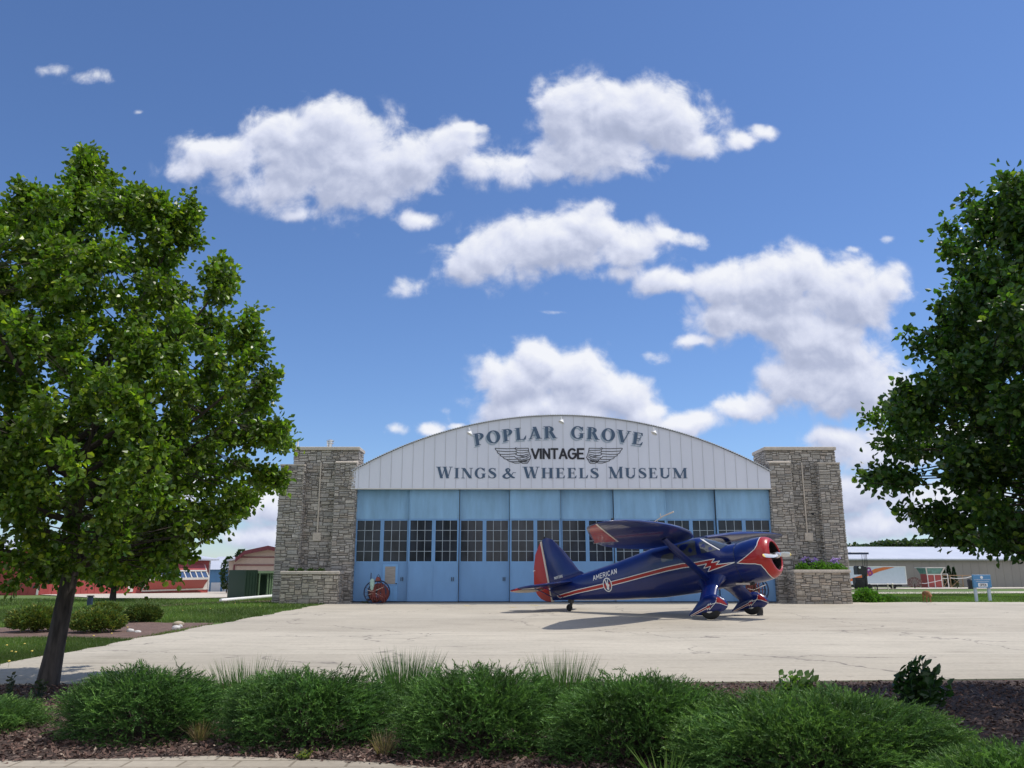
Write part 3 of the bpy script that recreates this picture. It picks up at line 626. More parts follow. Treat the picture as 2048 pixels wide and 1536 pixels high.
# VINTAGE with drawn wings
mb=MB(); xa,z0=pxz(1063,917); xb,z1=pxz(1168,898)
hh=z1-z0; s=(xb-xa-.04)/sans_len('VINTAGE',hh,.18)
kk=[0]
def fnv(u,v,e): return (xa+.02+u*s,YG-.018-e,z0+v)
sans(mb,'VINTAGE',fnv,0,hh,.085,.18,eps=.0008,maxlen=5)
o=mb.build('lettering',M['letblack']); o.parent=gable; o['label']='black hand painted word between the drawn wings'
def line(mb,pts,w_=.028):
    for q in stroke_polys([pxz(*p) for p in pts],w_):
        kk[0]=(kk[0]+1)%7; y=YG-.018-.0008*kk[0]; mb.add([(u,y,v) for u,v in q],[(0,1,2,3)])
def sc_(pts): # zoomed crop to photo pixels
    return [(920+a/5.12,830+b/5.12) for a,b in pts]
WG=[[(360,340),(480,345),(570,343)],[(360,340),(362,352),(380,368),(470,374),(575,372)],[(380,370),(385,388),(410,402),(490,403),(580,395)],[(410,402),(412,416),(440,428),(500,428),(562,424)],[(440,430),(450,445),(480,455),(580,455)],[(480,456),(495,470),(520,478),(605,475)],[(520,478),(560,492),(600,492),(625,486)],
[(570,335),(590,342),(700,340)],[(570,335),(565,348),(590,360),(640,362),(700,362)],[(575,362),(575,378),(600,388),(650,388),(702,378)],[(578,390),(570,402),(590,415),(640,415),(700,400)],[(560,424),(570,438),(610,440),(660,432),(706,410)],[(580,440),(590,455),(630,460),(680,448),(712,425)],[(605,460),(600,472),(640,470),(690,458)],[(625,486),(640,494),(690,494),(726,436),(704,372),(700,340)],[(610,478),(640,480),(680,468),(718,446)],[(600,415),(640,425),(690,430)],[(640,470),(665,480),(690,478)]]
for mir in (0,1):
    mb=MB()
    for l in WG: line(mb,sc_([(2022-a,b) if mir else (a,b) for a,b in l]))
    o=mb.build('wing_drawing',M['letblack']); o.parent=gable
# gooseneck lamps
for (x,y) in ((940,864),(1121,841),(1304,863)):
    p=P(x,y,YG); mb=MB()
    mb.lathe([(.05,0),(.05,.02),(0,.025)],12,M=Matrix.Translation((p.x,YG-.002,p.z))@Matrix.Rotation(PI/2,4,'X'))
    mb.tube([(p.x,YG-.01,p.z),(p.x,YG-.18,p.z+.14),(p.x,YG-.38,p.z+.12),(p.x+.02,YG-.48,p.z-.06)],.013,8)
    o=H(mb,'gooseneck_lamp',M['white'],smooth=True)
    m2=MB(); m2.lathe([(.015,.12),(.03,.10),(.035,.06),(.08,.03),(.14,-.05),(.145,-.06),(.12,-.05),(.03,.02)],16,M=Matrix.Translation((p.x+.03,YG-.50,p.z-.13))@Matrix.Rotation(R(28),4,'Y')@Matrix.Rotation(R(-15),4,'X'))
    q=m2.build('lamp_shade',M['white'],smooth=True); q.parent=o

# ------------------------------------------------------------------ rubble stone masonry: every stone a bevelled block
SC=[tuple(k*1.10 for k in q) for q in [(.305,.28,.245),(.335,.31,.275),(.28,.258,.235),(.36,.33,.29),(.32,.28,.24),(.29,.275,.255),(.38,.35,.315)]]
def stonework(mb,o,u,v,nrm,W,Ht,rng,cw=.074,chh=.053,warm=0):
    o=Vector(o);u=Vector(u);v=Vector(v);nrm=Vector(nrm)
    nx=max(2,round(W/cw)); nz=max(2,round(Ht/chh)); cw=W/nx; chh=Ht/nz
    occ=[[False]*nx for _ in range(nz)]
    nc={}
    def corner(i,j):
        if (i,j) not in nc:
            jx=0 if i in (0,nx) else rng.uniform(-.22,.22)*cw; jz=0 if j in (0,nz) else rng.uniform(-.20,.20)*chh
            nc[(i,j)]=(i*cw+jx,j*chh+jz)
        return nc[(i,j)]
    for j in range(nz):
        i=0
        while i<nx:
            if occ[j][i]: i+=1; continue
            hmax=rng.choices([1,2,3,4],[.30,.48,.18,.04])[0]; wmax=rng.randint(3,6) if hmax<2 else rng.randint(3,7)
            ww=1
            while ww<wmax and i+ww<nx and not occ[j][i+ww]: ww+=1
            hh=1
            while hh<hmax and j+hh<nz and not any(occ[j+hh][i:i+ww]): hh+=1
            for b in range(hh):
                for a in range(ww): occ[j+b][i+a]=True
            g=.0085; c4=[corner(i,j),corner(i+ww,j),corner(i+ww,j+hh),corner(i,j+hh)]
            mx=sum(p[0] for p in c4)/4; mz=sum(p[1] for p in c4)/4
            pr=rng.uniform(.018,.042); ins=rng.uniform(.006,.016)
            base=[];top=[]
            for (a,b) in c4:
                sx_=1 if a<mx else -1; sz_=1 if b<mz else -1
                p=o+u*(a+sx_*g)+v*(b+sz_*g); base.append(p)
                top.append(o+u*(a+sx_*(g+ins))+v*(b+sz_*(g+ins*.8))+nrm*(pr+rng.uniform(-.008,.008)))
            c=rng.choice(SC); f=rng.uniform(.84,1.14); c=(c[0]*f*(1+.04*warm),c[1]*f,c[2]*f*(1-.06*warm))
            mb.add(base+top,[(4,5,6,7),(0,1,5,4),(1,2,6,5),(2,3,7,6),(3,0,4,7)],c)
            i+=ww
def stoneblock(mbS,mbM,x0,x1,y0,y1,z0,z1,rng,faces='flr',warm=0):
    mbM.box(x0+.004,x1-.004,y0+.004,y1-.004,z0,z1)
    if 'f' in faces: stonework(mbS,(x0,y0,z0),(1,0,0),(0,0,1),(0,-1,0),x1-x0,z1-z0,rng,warm=warm)
    if 'r' in faces: stonework(mbS,(x1,y0,z0),(0,1,0),(0,0,1),(1,0,0),y1-y0,z1-z0,rng,warm=warm)
    if 'l' in faces: stonework(mbS,(x0,y1,z0),(0,-1,0),(0,0,1),(-1,0,0),y1-y0,z1-z0,rng,warm=warm)
def world_parent(o,t):
    o.parent=t; o.matrix_parent_inverse=Matrix.Translation(-t.location)
def pillar(X,side,rng,label,depth):
    # X: dict of x limits
    t=empty('stone_pillar',((X['o']+X['i'])/2,D,0),0,label,'pillar')
    S=MB();K=MB();C=MB()
    yb=D+depth
    x0,x1=min(X['uo'],X['i']),max(X['uo'],X['i'])
    yc=D+.30   # recessed centre
    stoneblock(S,K,x0,x1,yc,yb,0,6.78,rng)
    C.bbox(x0-.07,x1+.07,yc-.09,yb+.07,6.78,6.93,.02)
    # outer and inner buttresses
    for nm,(a,b,top) in X['b'].items():
        a,b=min(a,b),max(a,b)
        stoneblock(S,K,a,b,D-.10,yc+ (.0 if nm=='in' else .6),0,top,rng)
        C.add([(a-.02,D-.14,top),(b+.02,D-.14,top),(b+.02,yc+(.02 if nm=='in' else .6),top),(a-.02,yc+(.02 if nm=='in' else .6),top),
               (a-.02,D-.14,top+.06),(b+.02,D-.14,top+.06),(b+.02,yc+(.02 if nm=='in' else .6),top+.17),(a-.02,yc+(.02 if nm=='in' else .6),top+.17)],[(0,3,2,1),(4,5,6,7),(0,1,5,4),(1,2,6,5),(2,3,7,6),(3,0,4,7)])
    o=K.build('mortar_core',M['mortar']); world_parent(o,t)
    o=S.build('stone_facing',M['stone']); world_parent(o,t)
    o=C.build('capstone',M['cap']); world_parent(o,t)
    # centre light strip and plaque
    x=X['strip']; B=MB(); B.box(x-.025,x+.025,yc-.085,yc-.03,X['pz']+.2,6.2); o=B.build('stone_strip',M['cap']); world_parent(o,t)
    B=MB(); B.bbox(x-.17+X.get('po',0),x+.20+X.get('po',0),yc-.085,yc-.02,X['pz']-.17,X['pz']+.19,.01); o=B.build('plaque',M['cap']); world_parent(o,t)
    return t
rs=random.Random(11)
xw=lambda x,y=1100,Y=D: P(x,y,Y).x
pl=pillar(dict(o=xw(549,1150),i=-7.06,uo=xw(583,930)+.02,b={'out':(xw(549,1150),xw(601,1080),6.02),'in':(xw(665,1080),-7.06,6.12)},strip=xw(633,1050),pz=2.85,po=-.03),-1,rs,'grey rubble stone pillar on the left of the blue doors with a metal vent on its top',1.5)
pr_=pillar(dict(o=xw(1697,1150),i=11.66,uo=xw(1677,930)-.02,b={'out':(xw(1697,1150),xw(1647,1080),6.10),'in':(11.66,xw(1580,940),6.12)},strip=xw(1617,1050),pz=2.85,po=.05),1,rs,'grey rubble stone pillar on the right of the blue doors behind the flower planter',2.1)
# vents on the left pillar
vp=P(661,880,D+.8); vt=empty('roof_vent',(vp.x,D+.8,6.93),0,'round metal roof vent on top of the left stone pillar','vent')
mb=MB(); mb.lathe([(.10,0),(.10,.22),(.16,.23),(.16,.26),(.12,.27),(.12,.32),(.18,.33),(.18,.38),(.05,.43),(0,.44)],16); o=mb.build('vent_pipe',M['alu'],vt,smooth=True)
mb=MB(); mb.lathe([(.135,.225),(.145,.24)],16); mb.build('vent_band',M['black'],vt)
for k,(x,lab) in enumerate(((655.5,'thin white pipe beside the round vent on the left pillar'),(596,'thin white pipe near the outer corner of the left pillar top'))):
    p=P(x,885,D+.7); mb=MB(); mb.lathe([(.035,0),(.035,.25),(.045,.25),(.045,.30),(0,.31)],12); o=mb.build('vent_pipe',M['white'],smooth=True,loc=(p.x,D+.7,6.93)); tag(o,lab,'pipe')
# camera bracket on right pillar
p=P(1624,1028,D+.1); mb=MB(); mb.box(p.x-.03,p.x+.03,D+.02,D+.12,p.z-.02,p.z+.05); mb.lathe([(.05,0),(.055,.08),(.02,.11),(0,.11)],10,M=Matrix.Translation((p.x,D+.02,p.z-.06))); o=mb.build('wall_camera',M['black']); o.parent=pr_; o.matrix_parent_inverse=Matrix.Translation(-pr_.location)
# planters
def planter(x0,x1,y0,y1,h,label,rng,lip):
    t=empty('stone_planter',((x0+x1)/2,y0,0),0,label,'planter')
    S=MB();K=MB();C=MB(); stoneblock(S,K,x0,x1,y0,y1,0,h,rng,warm=1)
    a,b=x0-.05,x1+.05; C.bbox(a,b,y0-.08,y0+.22,h,h+.12,.02); C.bbox(a,a+.25,y0+.225,y1,h,h+.12,.02); C.bbox(b-.25,b,y0+.225,y1,h,h+.12,.02)
    for mb_,nm,mt in ((K,'mortar_core',M['mortar']),(S,'stone_facing',M['stone']),(C,'rim',M['cap'])): o=mb_.build(nm,mt); world_parent(o,t)
    mb=MB(); mb.box(x0+.2,x1-.2,y0+.2,y1,h,h+.05); o=mb.build('soil',M['mulchbase']); world_parent(o,t)
    return t
YP=D-1.15
planter(P(561,1180,YP).x,P(676,1180,YP).x,YP,D-.16,1.24,'low stone planter with pale rim at the foot of the left pillar',rs,0)
planter(P(1592,1180,YP).x,P(1702,1180,YP).x,YP,D-.16,1.30,'low stone planter with purple flowers at the foot of the right pillar',rs,0)

# ------------------------------------------------------------------ vintage aeroplane (body frame: x forward, y port, z up, origin on the ground between the main wheels)
hd=R(-38); tau=R(13)
A=Vector((math.cos(hd),math.sin(hd),0)); LY=Vector((-A.y,A.x,0)); ZZ=Vector((0,0,1))
FX=A*math.cos(tau)+ZZ*math.sin(tau); FZ=-A*math.sin(tau)+ZZ*math.cos(tau)
plane=empty('airplane',(6.72,25.34,.0),0,'dark blue vintage high wing airplane parked on the apron','airplane')
plane.matrix_world=Matrix(((FX.x,LY.x,FZ.x,6.72),(FX.y,LY.y,FZ.y,25.34),(FX.z,LY.z,FZ.z,.016),(0,0,0,1)))
plane.rotation_mode='XYZ'
ST=[(.80,2.09,.86,.61,2.0),(.45,2.115,.85,.61,2.2),(.1,2.33,.87,.61,2.5),(-.35,2.56,.90,.61,2.8),(-1.0,2.62,.93,.61,3.0),(-2.0,2.62,1.02,.58,3.0),(-2.8,2.56,1.14,.52,2.8),(-3.6,2.50,1.27,.45,2.6),(-4.4,2.47,1.42,.36,2.5),(-5.2,2.44,1.58,.27,2.4),(-6.0,2.42,1.76,.14,2.2),(-6.42,2.40,1.83,.06,2.0)]
SX=[-s_[0] for s_ in ST]
def fst(x): return [float(np.interp(-x,SX,[s_[k] for s_ in ST])) for k in (1,2,3,4)]
def side(x,z):
    top,bot,hw,n=fst(x); zc=(top+bot)/2; hh=(top-bot)/2; t=abs((z-zc)/hh)
    return hw*(1-t**n)**(1/n) if t<1 else 0.
def onside(sgn,e=.006): return lambda x,z: (x,sgn*(side(x,z)+e),z)
mb=MB(); NS=64; NT=48; vs=[];fs=[]
for i in range(NS+1):
    x=.80-(7.22)*i/NS; top,bot,hw,n=fst(x); zc=(top+bot)/2; hh=(top-bot)/2
    for k in range(NT):
        a=2*PI*k/NT; c,s_=math.cos(a),math.sin(a)
        vs.append((x,hw*math.copysign(abs(c)**(2/n),c),zc+hh*math.copysign(abs(s_)**(2/n),s_)))
for i in range(NS):
    for k in range(NT): fs.append((i*NT+k,i*NT+(k+1)%NT,(i+1)*NT+(k+1)%NT,(i+1)*NT+k))
fs+=[tuple(range(NT)),tuple(reversed(range(NS*NT,NS*NT+NT)))]
mb.add(vs,fs); fus=mb.build('fuselage',M['blue'],plane,smooth=True,recalc=True)
# cowling
CZ=1.45
def crad(x):
    return float(np.interp(x,[.80,1.0,1.3,1.5,1.62,1.70,1.76,1.81,1.84,1.85],[.625,.645,.655,.645,.625,.60,.57,.53,.49,.46]))
def cpt(x,th,e=0): r=crad(x)+e; return (x,-r*math.sin(th),CZ+r*math.cos(th))
def xb(th):   # where the red nose begins, th from the top
    a=abs(((th+PI)%(2*PI))-PI); d=math.degrees(a)
    return float(np.interp(d,[0,30,55,66,76,84,90,97,103,110,125,150,180],[1.60,1.60,1.56,1.48,1.28,1.06,.86,1.12,1.40,1.55,1.60,1.62,1.62]))
NA=144
mbB=MB();mbR=MB();mbW=MB()
def strip(mb,xs_fn,n,e=0):
    vs=[];fs=[]
    for k in range(NA):
        th=2*PI*k/NA; a,b=xs_fn(th)
        for j in range(n+1): vs.append(cpt(a+(b-a)*j/n,th,e))
    for k in range(NA):
        for j in range(n): fs.append((k*(n+1)+j,k*(n+1)+j+1,((k+1)%NA)*(n+1)+j+1,((k+1)%NA)*(n+1)+j))
    mb.add(vs,fs)
strip(mbB,lambda t:(.80,xb(t)),12); strip(mbR,lambda t:(xb(t),1.85),16)
# white line follows the boundary with constant width measured along the surface
bp=[(xb(2*PI*k/720),2*PI*k/720) for k in range(720)]
vs=[];fs=[]
for k in range(720):
    x,t=bp[k]; x2,t2=bp[(k+1)%720]; x0,t0=bp[k-1]; dx_=x2-x0; dt=(((t2-t0+PI)%(2*PI))-PI)*.64; l=math.hypot(dx_,dt); nx_,nt_=-dt/l,dx_/l
    w_=.011
    vs.append(cpt(x+nx_*w_,t+nt_*w_/.64,.005)); vs.append(cpt(x-nx_*w_,t-nt_*w_/.64,.005))
for k in range(720): j=(k+1)%720; fs.append((2*k,2*j,2*j+1,2*k+1))
mbW.add(vs,fs)
# lip and inner barrel
vs=[];fs=[];pr=[(1.85,.46),(1.845,.44),(1.83,.428),(1.815,.425)]
for k in range(NA):
    th=2*PI*k/NA
    for (x,r) in pr: vs.append((x,-r*math.sin(th),CZ+r*math.cos(th)))
for k in range(NA):
    for j in range(3): fs.append((k*4+j,k*4+j+1,((k+1)%NA)*4+j+1,((k+1)%NA)*4+j))
mbR.add(vs,fs)
cow=mbB.build('cowling',M['blue'],plane,smooth=True,recalc=True)
nose=mbR.build('nose_ring',M['red'],cow,smooth=True,recalc=True)
mbW.build('pinstripe',M['pwhite'],cow,smooth=True,recalc=True)
# cowl seam, engine, propeller
mb=MB(); vs=[];fs=[]
for k in range(72):
    th=2*PI*k/72
    for x,r in ((.797,.628),(.797,.634),(.808,.634),(.808,.628)): vs.append((x,-r*math.sin(th),CZ+.01+r*math.cos(th)))
for k in range(72):
    for j in range(3): fs.append((k*4+j,k*4+j+1,((k+1)%72)*4+j+1,((k+1)%72)*4+j))
mb.add(vs,fs); mb.build('seam_band',M['navy'],cow,smooth=True)
RX=Matrix.Translation((0,0,CZ))@Matrix.Rotation(PI/2,4,'Y')
eng=MB(); eng.lathe([(.426,1.812),(.43,1.70),(.46,1.43)],48,M=RX) if False else None
ib=MB(); ib.tube([(1.812,0,CZ),(1.6,0,CZ),(1.42,0,CZ)],[.4255,.445,.46],48,cap=False); ib.build('baffle',M['engine'],cow,smooth=True)
eng.lathe([(.44,1.40),(.44,1.43),(0,1.43)],32,M=RX); eng.lathe([(.17,1.43),(.17,1.62),(.11,1.70),(.06,1.80),(0,1.80)],20,M=RX)
for k in range(9):
    a=2*PI*k/9; c=Vector((1.54,math.sin(a),math.cos(a)))
    for j in range(7):
        r=.19+.03*j; MM=Matrix.Translation((1.54,r*math.sin(a),CZ+r*math.cos(a)))@Matrix.Rotation(-a,4,'X')
        eng.lathe([(.0,0),(.075,0),(.075,.012),(0,.012)],12,M=MM)
    eng.tube([(1.60,.15*math.sin(a+.12),CZ+.15*math.cos(a+.12)),(1.63,.40*math.sin(a+.12),CZ+.40*math.cos(a+.12))],.014,6)
eng.build('engine',M['engine'],plane,smooth=True)
pr_=MB(); pr_.lathe([(.09,1.78),(.10,1.86),(.085,1.93),(.05,1.99),(0,2.0)],20,M=RX); hub=pr_.build('propeller',M['alu'],plane,smooth=True)
for sg in (-1,1):
    for nm,r0,r1,mt in (('blade',.06,1.08,M['propmetal']),('blade_tip',1.08,1.20,M['yellow'])):
        b=MB(); vs=[];n=14
        for i in range(n+1):
            r=r0+(r1-r0)*i/n; ch=float(np.interp(r,[.06,.2,.45,.8,1.05,1.15,1.20],[.05,.06,.085,.08,.065,.045,.012])); tw=R(float(np.interp(r,[0,.3,1.2],[65,48,20]))); th=float(np.interp(r,[.06,.3,1.2],[.05,.025,.008]))
            for q in range(8):
                a=2*PI*q/8; cx2=ch*math.cos(a); cz2=th*math.sin(a)
                vs.append((1.90+cz2*math.cos(tw)+cx2*math.sin(tw)*.9, sg*r, CZ+.03*sg+ (cx2*math.cos(tw)-cz2*math.sin(tw))*sg))
        fs=[(i*8+q,i*8+(q+1)%8,(i+1)*8+(q+1)%8,(i+1)*8+q) for i in range(n) for q in range(8)]+[tuple(range(n*8,n*8+8)),tuple(reversed(range(8)))]
        b.add(vs,fs); b.build(nm,mt,hub,smooth=True,recalc=True)
# wings
WS=[(.50,-.33,-2.02,2.575,.17),(1.4,.02,-2.14,2.60,.22),(2.4,.20,-2.16,2.625,.31),(3.2,.30,-2.06,2.64,.27),(4.1,.35,-1.76,2.655,.23),(5.0,.34,-1.30,2.665,.17),(5.7,.28,-.92,2.672,.11),(6.15,.14,-.66,2.676,.065),(6.36,-.02,-.50,2.68,.035),(6.43,-.16,-.38,2.68,.012)]
WY=[s_[0] for s_ in WS]
def wst(y): return [float(np.interp(abs(y),WY,[s_[k] for s_ in WS])) for k in (1,2,3,4)]
def foil(u): return 5*(.2969*math.sqrt(u)-.126*u-.3516*u*u+.2843*u**3-.1015*u**4)
def wsurf(x,y,up,e=0):
    le,te,z,t=wst(y); c=le-te; u=min(1,max(0,(le-x)/c)); h=t*foil(u)
    return z+.10*(.5-u)*.25*0+(h*1.15+e if up else -(h*.85)-e)
def wing(sg):
    mb=MB(); vs=[];fs=[]; ny=46; nc=22
    ys=[.5+(6.43-.5)*(1-(1-i/ny)**1.25) for i in range(ny+1)]
    for y in ys:
        le,te,z,t=wst(y); c=le-te
        for k in range(2*nc):
            if k<nc: u=(1-math.cos(PI*k/nc))/2; up=True
            else: u=(1-math.cos(PI*(2*nc-k)/nc))/2; up=False
            x=le-u*c; vs.append((x,sg*y,wsurf(x,y,up)))
    m=2*nc
    for i in range(ny):
        for k in range(m): fs.append((i*m+k,i*m+(k+1)%m,(i+1)*m+(k+1)%m,(i+1)*m+k))
    fs+=[tuple(range(m)),tuple(range(ny*m,ny*m+m))]
    mb.add(vs,fs); w_=mb.build('wing',M['blue'],plane,smooth=True,recalc=True)
    # scalloped rib tapes under and over the fabric
    rb=MB()
    for j in range(20):
        y=1.0+j*.27; le,te,z,t=wst(y)
        for up in (False,True):
            P3=[(le-(le-te)*(.12+.86*q/12)) for q in range(13)]
            vs=[];
            for x in P3:
                for d_ in (-.012,.012): vs.append((x,sg*(y+d_),wsurf(x,y+d_,up,.006)))
            rb.add(vs,[(2*q,2*q+1,2*q+3,2*q+2) for q in range(12)])
    rb.build('rib_tape',M['blue'],w_)
    # red trailing tip with white edge
    tip=MB(); tri=[(-.20,6.40),(-1.30,3.55),(-1.84,4.02),(-1.55,4.48),(-1.26,5.02),(-.90,5.68),(-.62,6.12),(-.45,6.33)]
    for up in (False,True):
        decal(tip,[(x+ (.03 if i>1 else 0),y) for i,(x,y) in enumerate(tri)],lambda x,y: (x,sg*y,wsurf(x,y,up,.006)),.2)
    tp=tip.build('wing_tip',M['red'],w_)
    wl=MB()
    for up in (False,True):
        for q in stroke_polys([(-.18,6.42),(-1.33,3.49),(-1.86,3.98)],.045): decal(wl,q,lambda x,y: (x,sg*y,wsurf(x,y,up,.010)),.2)
    wl.build('pinstripe',M['pwhite'],w_)
    # aileron gap
    ag=MB(); pts=[(-1.42,3.3),(-1.05,4.6),(-.62,5.6)]
    for up in (False,True):
        for q in stroke_polys(pts,.018): decal(ag,q,lambda x,y: (x,sg*y,wsurf(x,y,up,.0045)),.2)
    ag.build('aileron_gap',M['navy'],w_)
    # strut
    s1=MB(); a=Vector((-.16,sg*.60,1.12)); b=Vector((-.45,sg*2.35,2.46)); n=10; vs=[]
    d=(b-a).normalized(); f_=Vector((1,0,0)); f_=(f_-d*f_.dot(d)).normalized(); g_=d.cross(f_)
    for i in range(n+1):
        p=a.lerp(b,i/n); w2=.125 if i<n-1 else .10
        for q in range(10): an=2*PI*q/10; vs.append(p+f_*math.cos(an)*w2+g_*math.sin(an)*.034)
    s1.add(vs,[(i*10+q,i*10+(q+1)%10,(i+1)*10+(q+1)%10,(i+1)*10+q) for i in range(n) for q in range(10)])
    s1.build('wing_strut',M['blue'],plane,smooth=True)
    # landing gear leg
    g=MB(); vs=[]; n=10
    for i in range(n+1):
        u=i/n; y=.48+(1.50-.48)*u; z=1.18+(.52-1.18)*u-.10*math.sin(PI*u)*0; hw=float(np.interp(u,[0,.25,.5,1],[.52,.34,.27,.27])); th=float(np.interp(u,[0,.3,1],[.20,.11,.09])); xc=-.12+.12*u
        for q in range(16): an=2*PI*q/16; vs.append((xc+hw*math.cos(an),sg*(y+.3*th*math.sin(an)),z+th*math.sin(an)))
    g.add(vs,[(i*16+q,i*16+(q+1)%16,(i+1)*16+(q+1)%16,(i+1)*16+q) for i in range(n) for q in range(16)])
    leg=g.build('landing_gear_leg',M['blue'],plane,smooth=True,recalc=True)
    # wheel and spat
    def spat(x): # half height, half width, centre z
        return (float(np.interp(x,[-.64,-.5,-.26,0,.25,.45,.58,.64],[.015,.07,.19,.27,.28,.22,.12,.015])),float(np.interp(x,[-.64,-.42,-.1,.2,.45,.6,.64],[.012,.07,.14,.155,.13,.07,.012])),float(np.interp(x,[-.64,-.26,0,.3,.64],[.25,.36,.41,.41,.33])))
    m_=MB(); vs=[]; n=36
    for i in range(n+1):
        x=-.64+1.28*(.5-.5*math.cos(PI*i/n)); h_,w2,zc=spat(x)
        for q in range(20): an=2*PI*q/20; vs.append((x,sg*1.56+w2*math.cos(an),zc+h_*math.sin(an)))
    m_.add(vs,[(i*20+q,i*20+(q+1)%20,(i+1)*20+(q+1)%20,(i+1)*20+q) for i in range(n) for q in range(20)])
    sp=m_.build('wheel_spat',M['blue'],plane,smooth=True,recalc=True)
    def son(x,z,e=.006,s2=-1):
        h_,w2,zc=spat(x); t=min(.985,abs((z-zc)/h_)) ; return (x,sg*1.56+s2*(w2*math.sqrt(1-t*t)+e),z)
    for s2 in (-1,1):
        rr=MB(); lo=[(.44,.37+.20),(.37,.45),(.36,.36),(.46,.31),(.57,.29),(.62,.30),(.60,.40),(.52,.50)]
        decal(rr,[(.40,.575),(.36,.47),(.345,.42),(.45,.39),(.56,.32),(.63,.30),(.61,.36),(.54,.46),(.46,.54)],lambda x,z: son(x,z,.006,s2),.06); rr.build('nose_patch',M['red'],sp)
        wl=MB()
        for q in stroke_polys([(.42,.60),(.37,.47),(.34,.42),(.18,.40),(.20,.44),(.11,.39),(.13,.43),(.03,.37),(-.15,.33),(-.58,.235)],.016)+stroke_polys([(.34,.42),(.46,.385),(.57,.31),(.63,.27)],.016)+stroke_polys([(.34,.42),(.10,.27),(.12,.33),(.03,.28),(.05,.325),(-.15,.28),(-.58,.21)],.014): decal(wl,q,lambda x,z: son(x,z,.008,s2),.08)
        wl.build('pinstripe',M['pwhite'],sp)
        rb=MB(); 
        for q in ([(.18,.385),(.12,.30),(.03,.30),(.04,.355)],[(.10,.385),(.12,.31),(-.02,.305),(.02,.35)]): decal(rb,q,lambda x,z: son(x,z,.0055,s2),.08)
        decal(rb,[(.03,.355),(-.15,.315),(-.56,.228),(-.56,.216),(-.15,.29),(.03,.30)],lambda x,z: son(x,z,.005,s2),.08); rb.build('flash',M['red'],sp)
    wh=MB(); wc=(.075,sg*1.56,.325); Mw=Matrix.Translation(wc)@Matrix.Rotation(PI/2,4,'X')
    wh.lathe([(.10,-.10),(.22,-.105),(.29,-.085),(.323,-.04),(.325,0),(.323,.04),(.29,.085),(.22,.105),(.10,.10)],36,M=Mw); tw_=wh.build('main_wheel',M['tyre'],plane,smooth=True)
    wh=MB(); wh.lathe([(0,-.11),(.11,-.108),(.15,-.10),(.15,.10),(.11,.108),(0,.11)],20,M=Mw); wh.build('wheel_hub',M['alu'],tw_,smooth=True)
for sg in (-1,1): wing(sg)
# tail surfaces
def plate(outline,fn,te,tm,inset=.22,name='fin',mat=None,parent=None):
    cx2=sum(p[0] for p in outline)/len(outline); cy2=sum(p[1] for p in outline)/len(outline); n=len(outline)
    inn=[(p[0]+(cx2-p[0])*inset,p[1]+(cy2-p[1])*inset) for p in outline]; mb=MB()
    vs=[fn(p[0],p[1],te) for p in outline]+[fn(p[0],p[1],-te) for p in outline]+[fn(p[0],p[1],tm) for p in inn]+[fn(p[0],p[1],-tm) for p in inn]; fs=[]
    for k in range(n):
        j=(k+1)%n; fs+=[(k,j,n+j,n+k),(k,2*n+k,2*n+j,j),(n+k,n+j,3*n+j,3*n+k)]
    for tr in tessellate_polygon([[Vector((p[0],p[1],0)) for p in inn]]): fs+=[tuple(2*n+i for i in tr),tuple(3*n+i for i in reversed(tr))]
    mb.add(vs,fs); return mb.build(name,mat,parent,smooth=True,recalc=True)
V_=lambda x,z,t:(x,t,z)
fin=plate([(-6.42,2.30),(-6.42,3.2),(-6.41,3.96),(-6.32,4.04),(-6.2,4.04),(-5.97,3.92),(-5.6,3.46),(-5.29,2.94),(-5.05,2.52),(-4.85,2.40),(-4.9,2.30)],V_,.012,.045,.18,'fin',M['blue'],plane)
rud=plate([(-6.46,1.80),(-6.46,2.7),(-6.46,3.93),(-6.53,3.90),(-6.81,3.57),(-7.0,3.07),(-7.11,2.59),(-7.12,2.37),(-7.05,2.16),(-6.93,2.0),(-6.75,1.88)],V_,.008,.032,.2,'rudder',M['red'],plane)
mb=MB(); mb.box(-6.475,-6.415,-.052,.052,1.80,3.95); mb.build('hinge_strip',M['cream'],rud)
mb=MB(); mb.box(-7.03,-6.93,-.04,-.036,3.0,3.03); mb.build('trim_tab_mark',M['pwhite'],rud)
for sg in (-1,1):
    H_=lambda x,y,t: (x,sg*y,2.28+t)
    st=plate([(-5.30,.10),(-6.42,.10),(-6.42,1.0),(-6.42,2.02),(-6.30,2.06),(-6.12,1.95),(-5.75,1.3)],H_,.012,.04,.2,'stabilizer',M['blue'],plane)
    el=plate([(-6.44,.14),(-6.95,.22),(-7.03,.7),(-6.98,1.3),(-6.82,1.85),(-6.62,2.08),(-6.44,2.08)],H_,.008,.03,.2,'elevator',M['blue'],plane)
    u_=plate([(-6.47,.30),(-6.90,.36),(-6.97,.7),(-6.92,1.3),(-6.76,1.78),(-6.60,1.98),(-6.47,1.98)],lambda x,y,t:(x,sg*y,2.240+t*.2),.004,.012,.2,'elevator_underside',M['cream'],el)
    t_p=plate([(-6.30,1.86),(-6.76,1.80),(-6.64,2.06),(-6.32,2.07)],lambda x,y,t:(x,sg*y,2.262+t),.006,.028,.2,'elevator_tip',M['red'],el)
    mb=MB(); mb.tube([(-6.25,sg*.05,1.85),(-6.2,sg*1.3,2.25)],.016,8); mb.tube([(-5.9,sg*.14,1.84),(-5.9,sg*1.3,2.25)],.014,8); mb.build('tail_strut',M['blue'],plane,smooth=True)
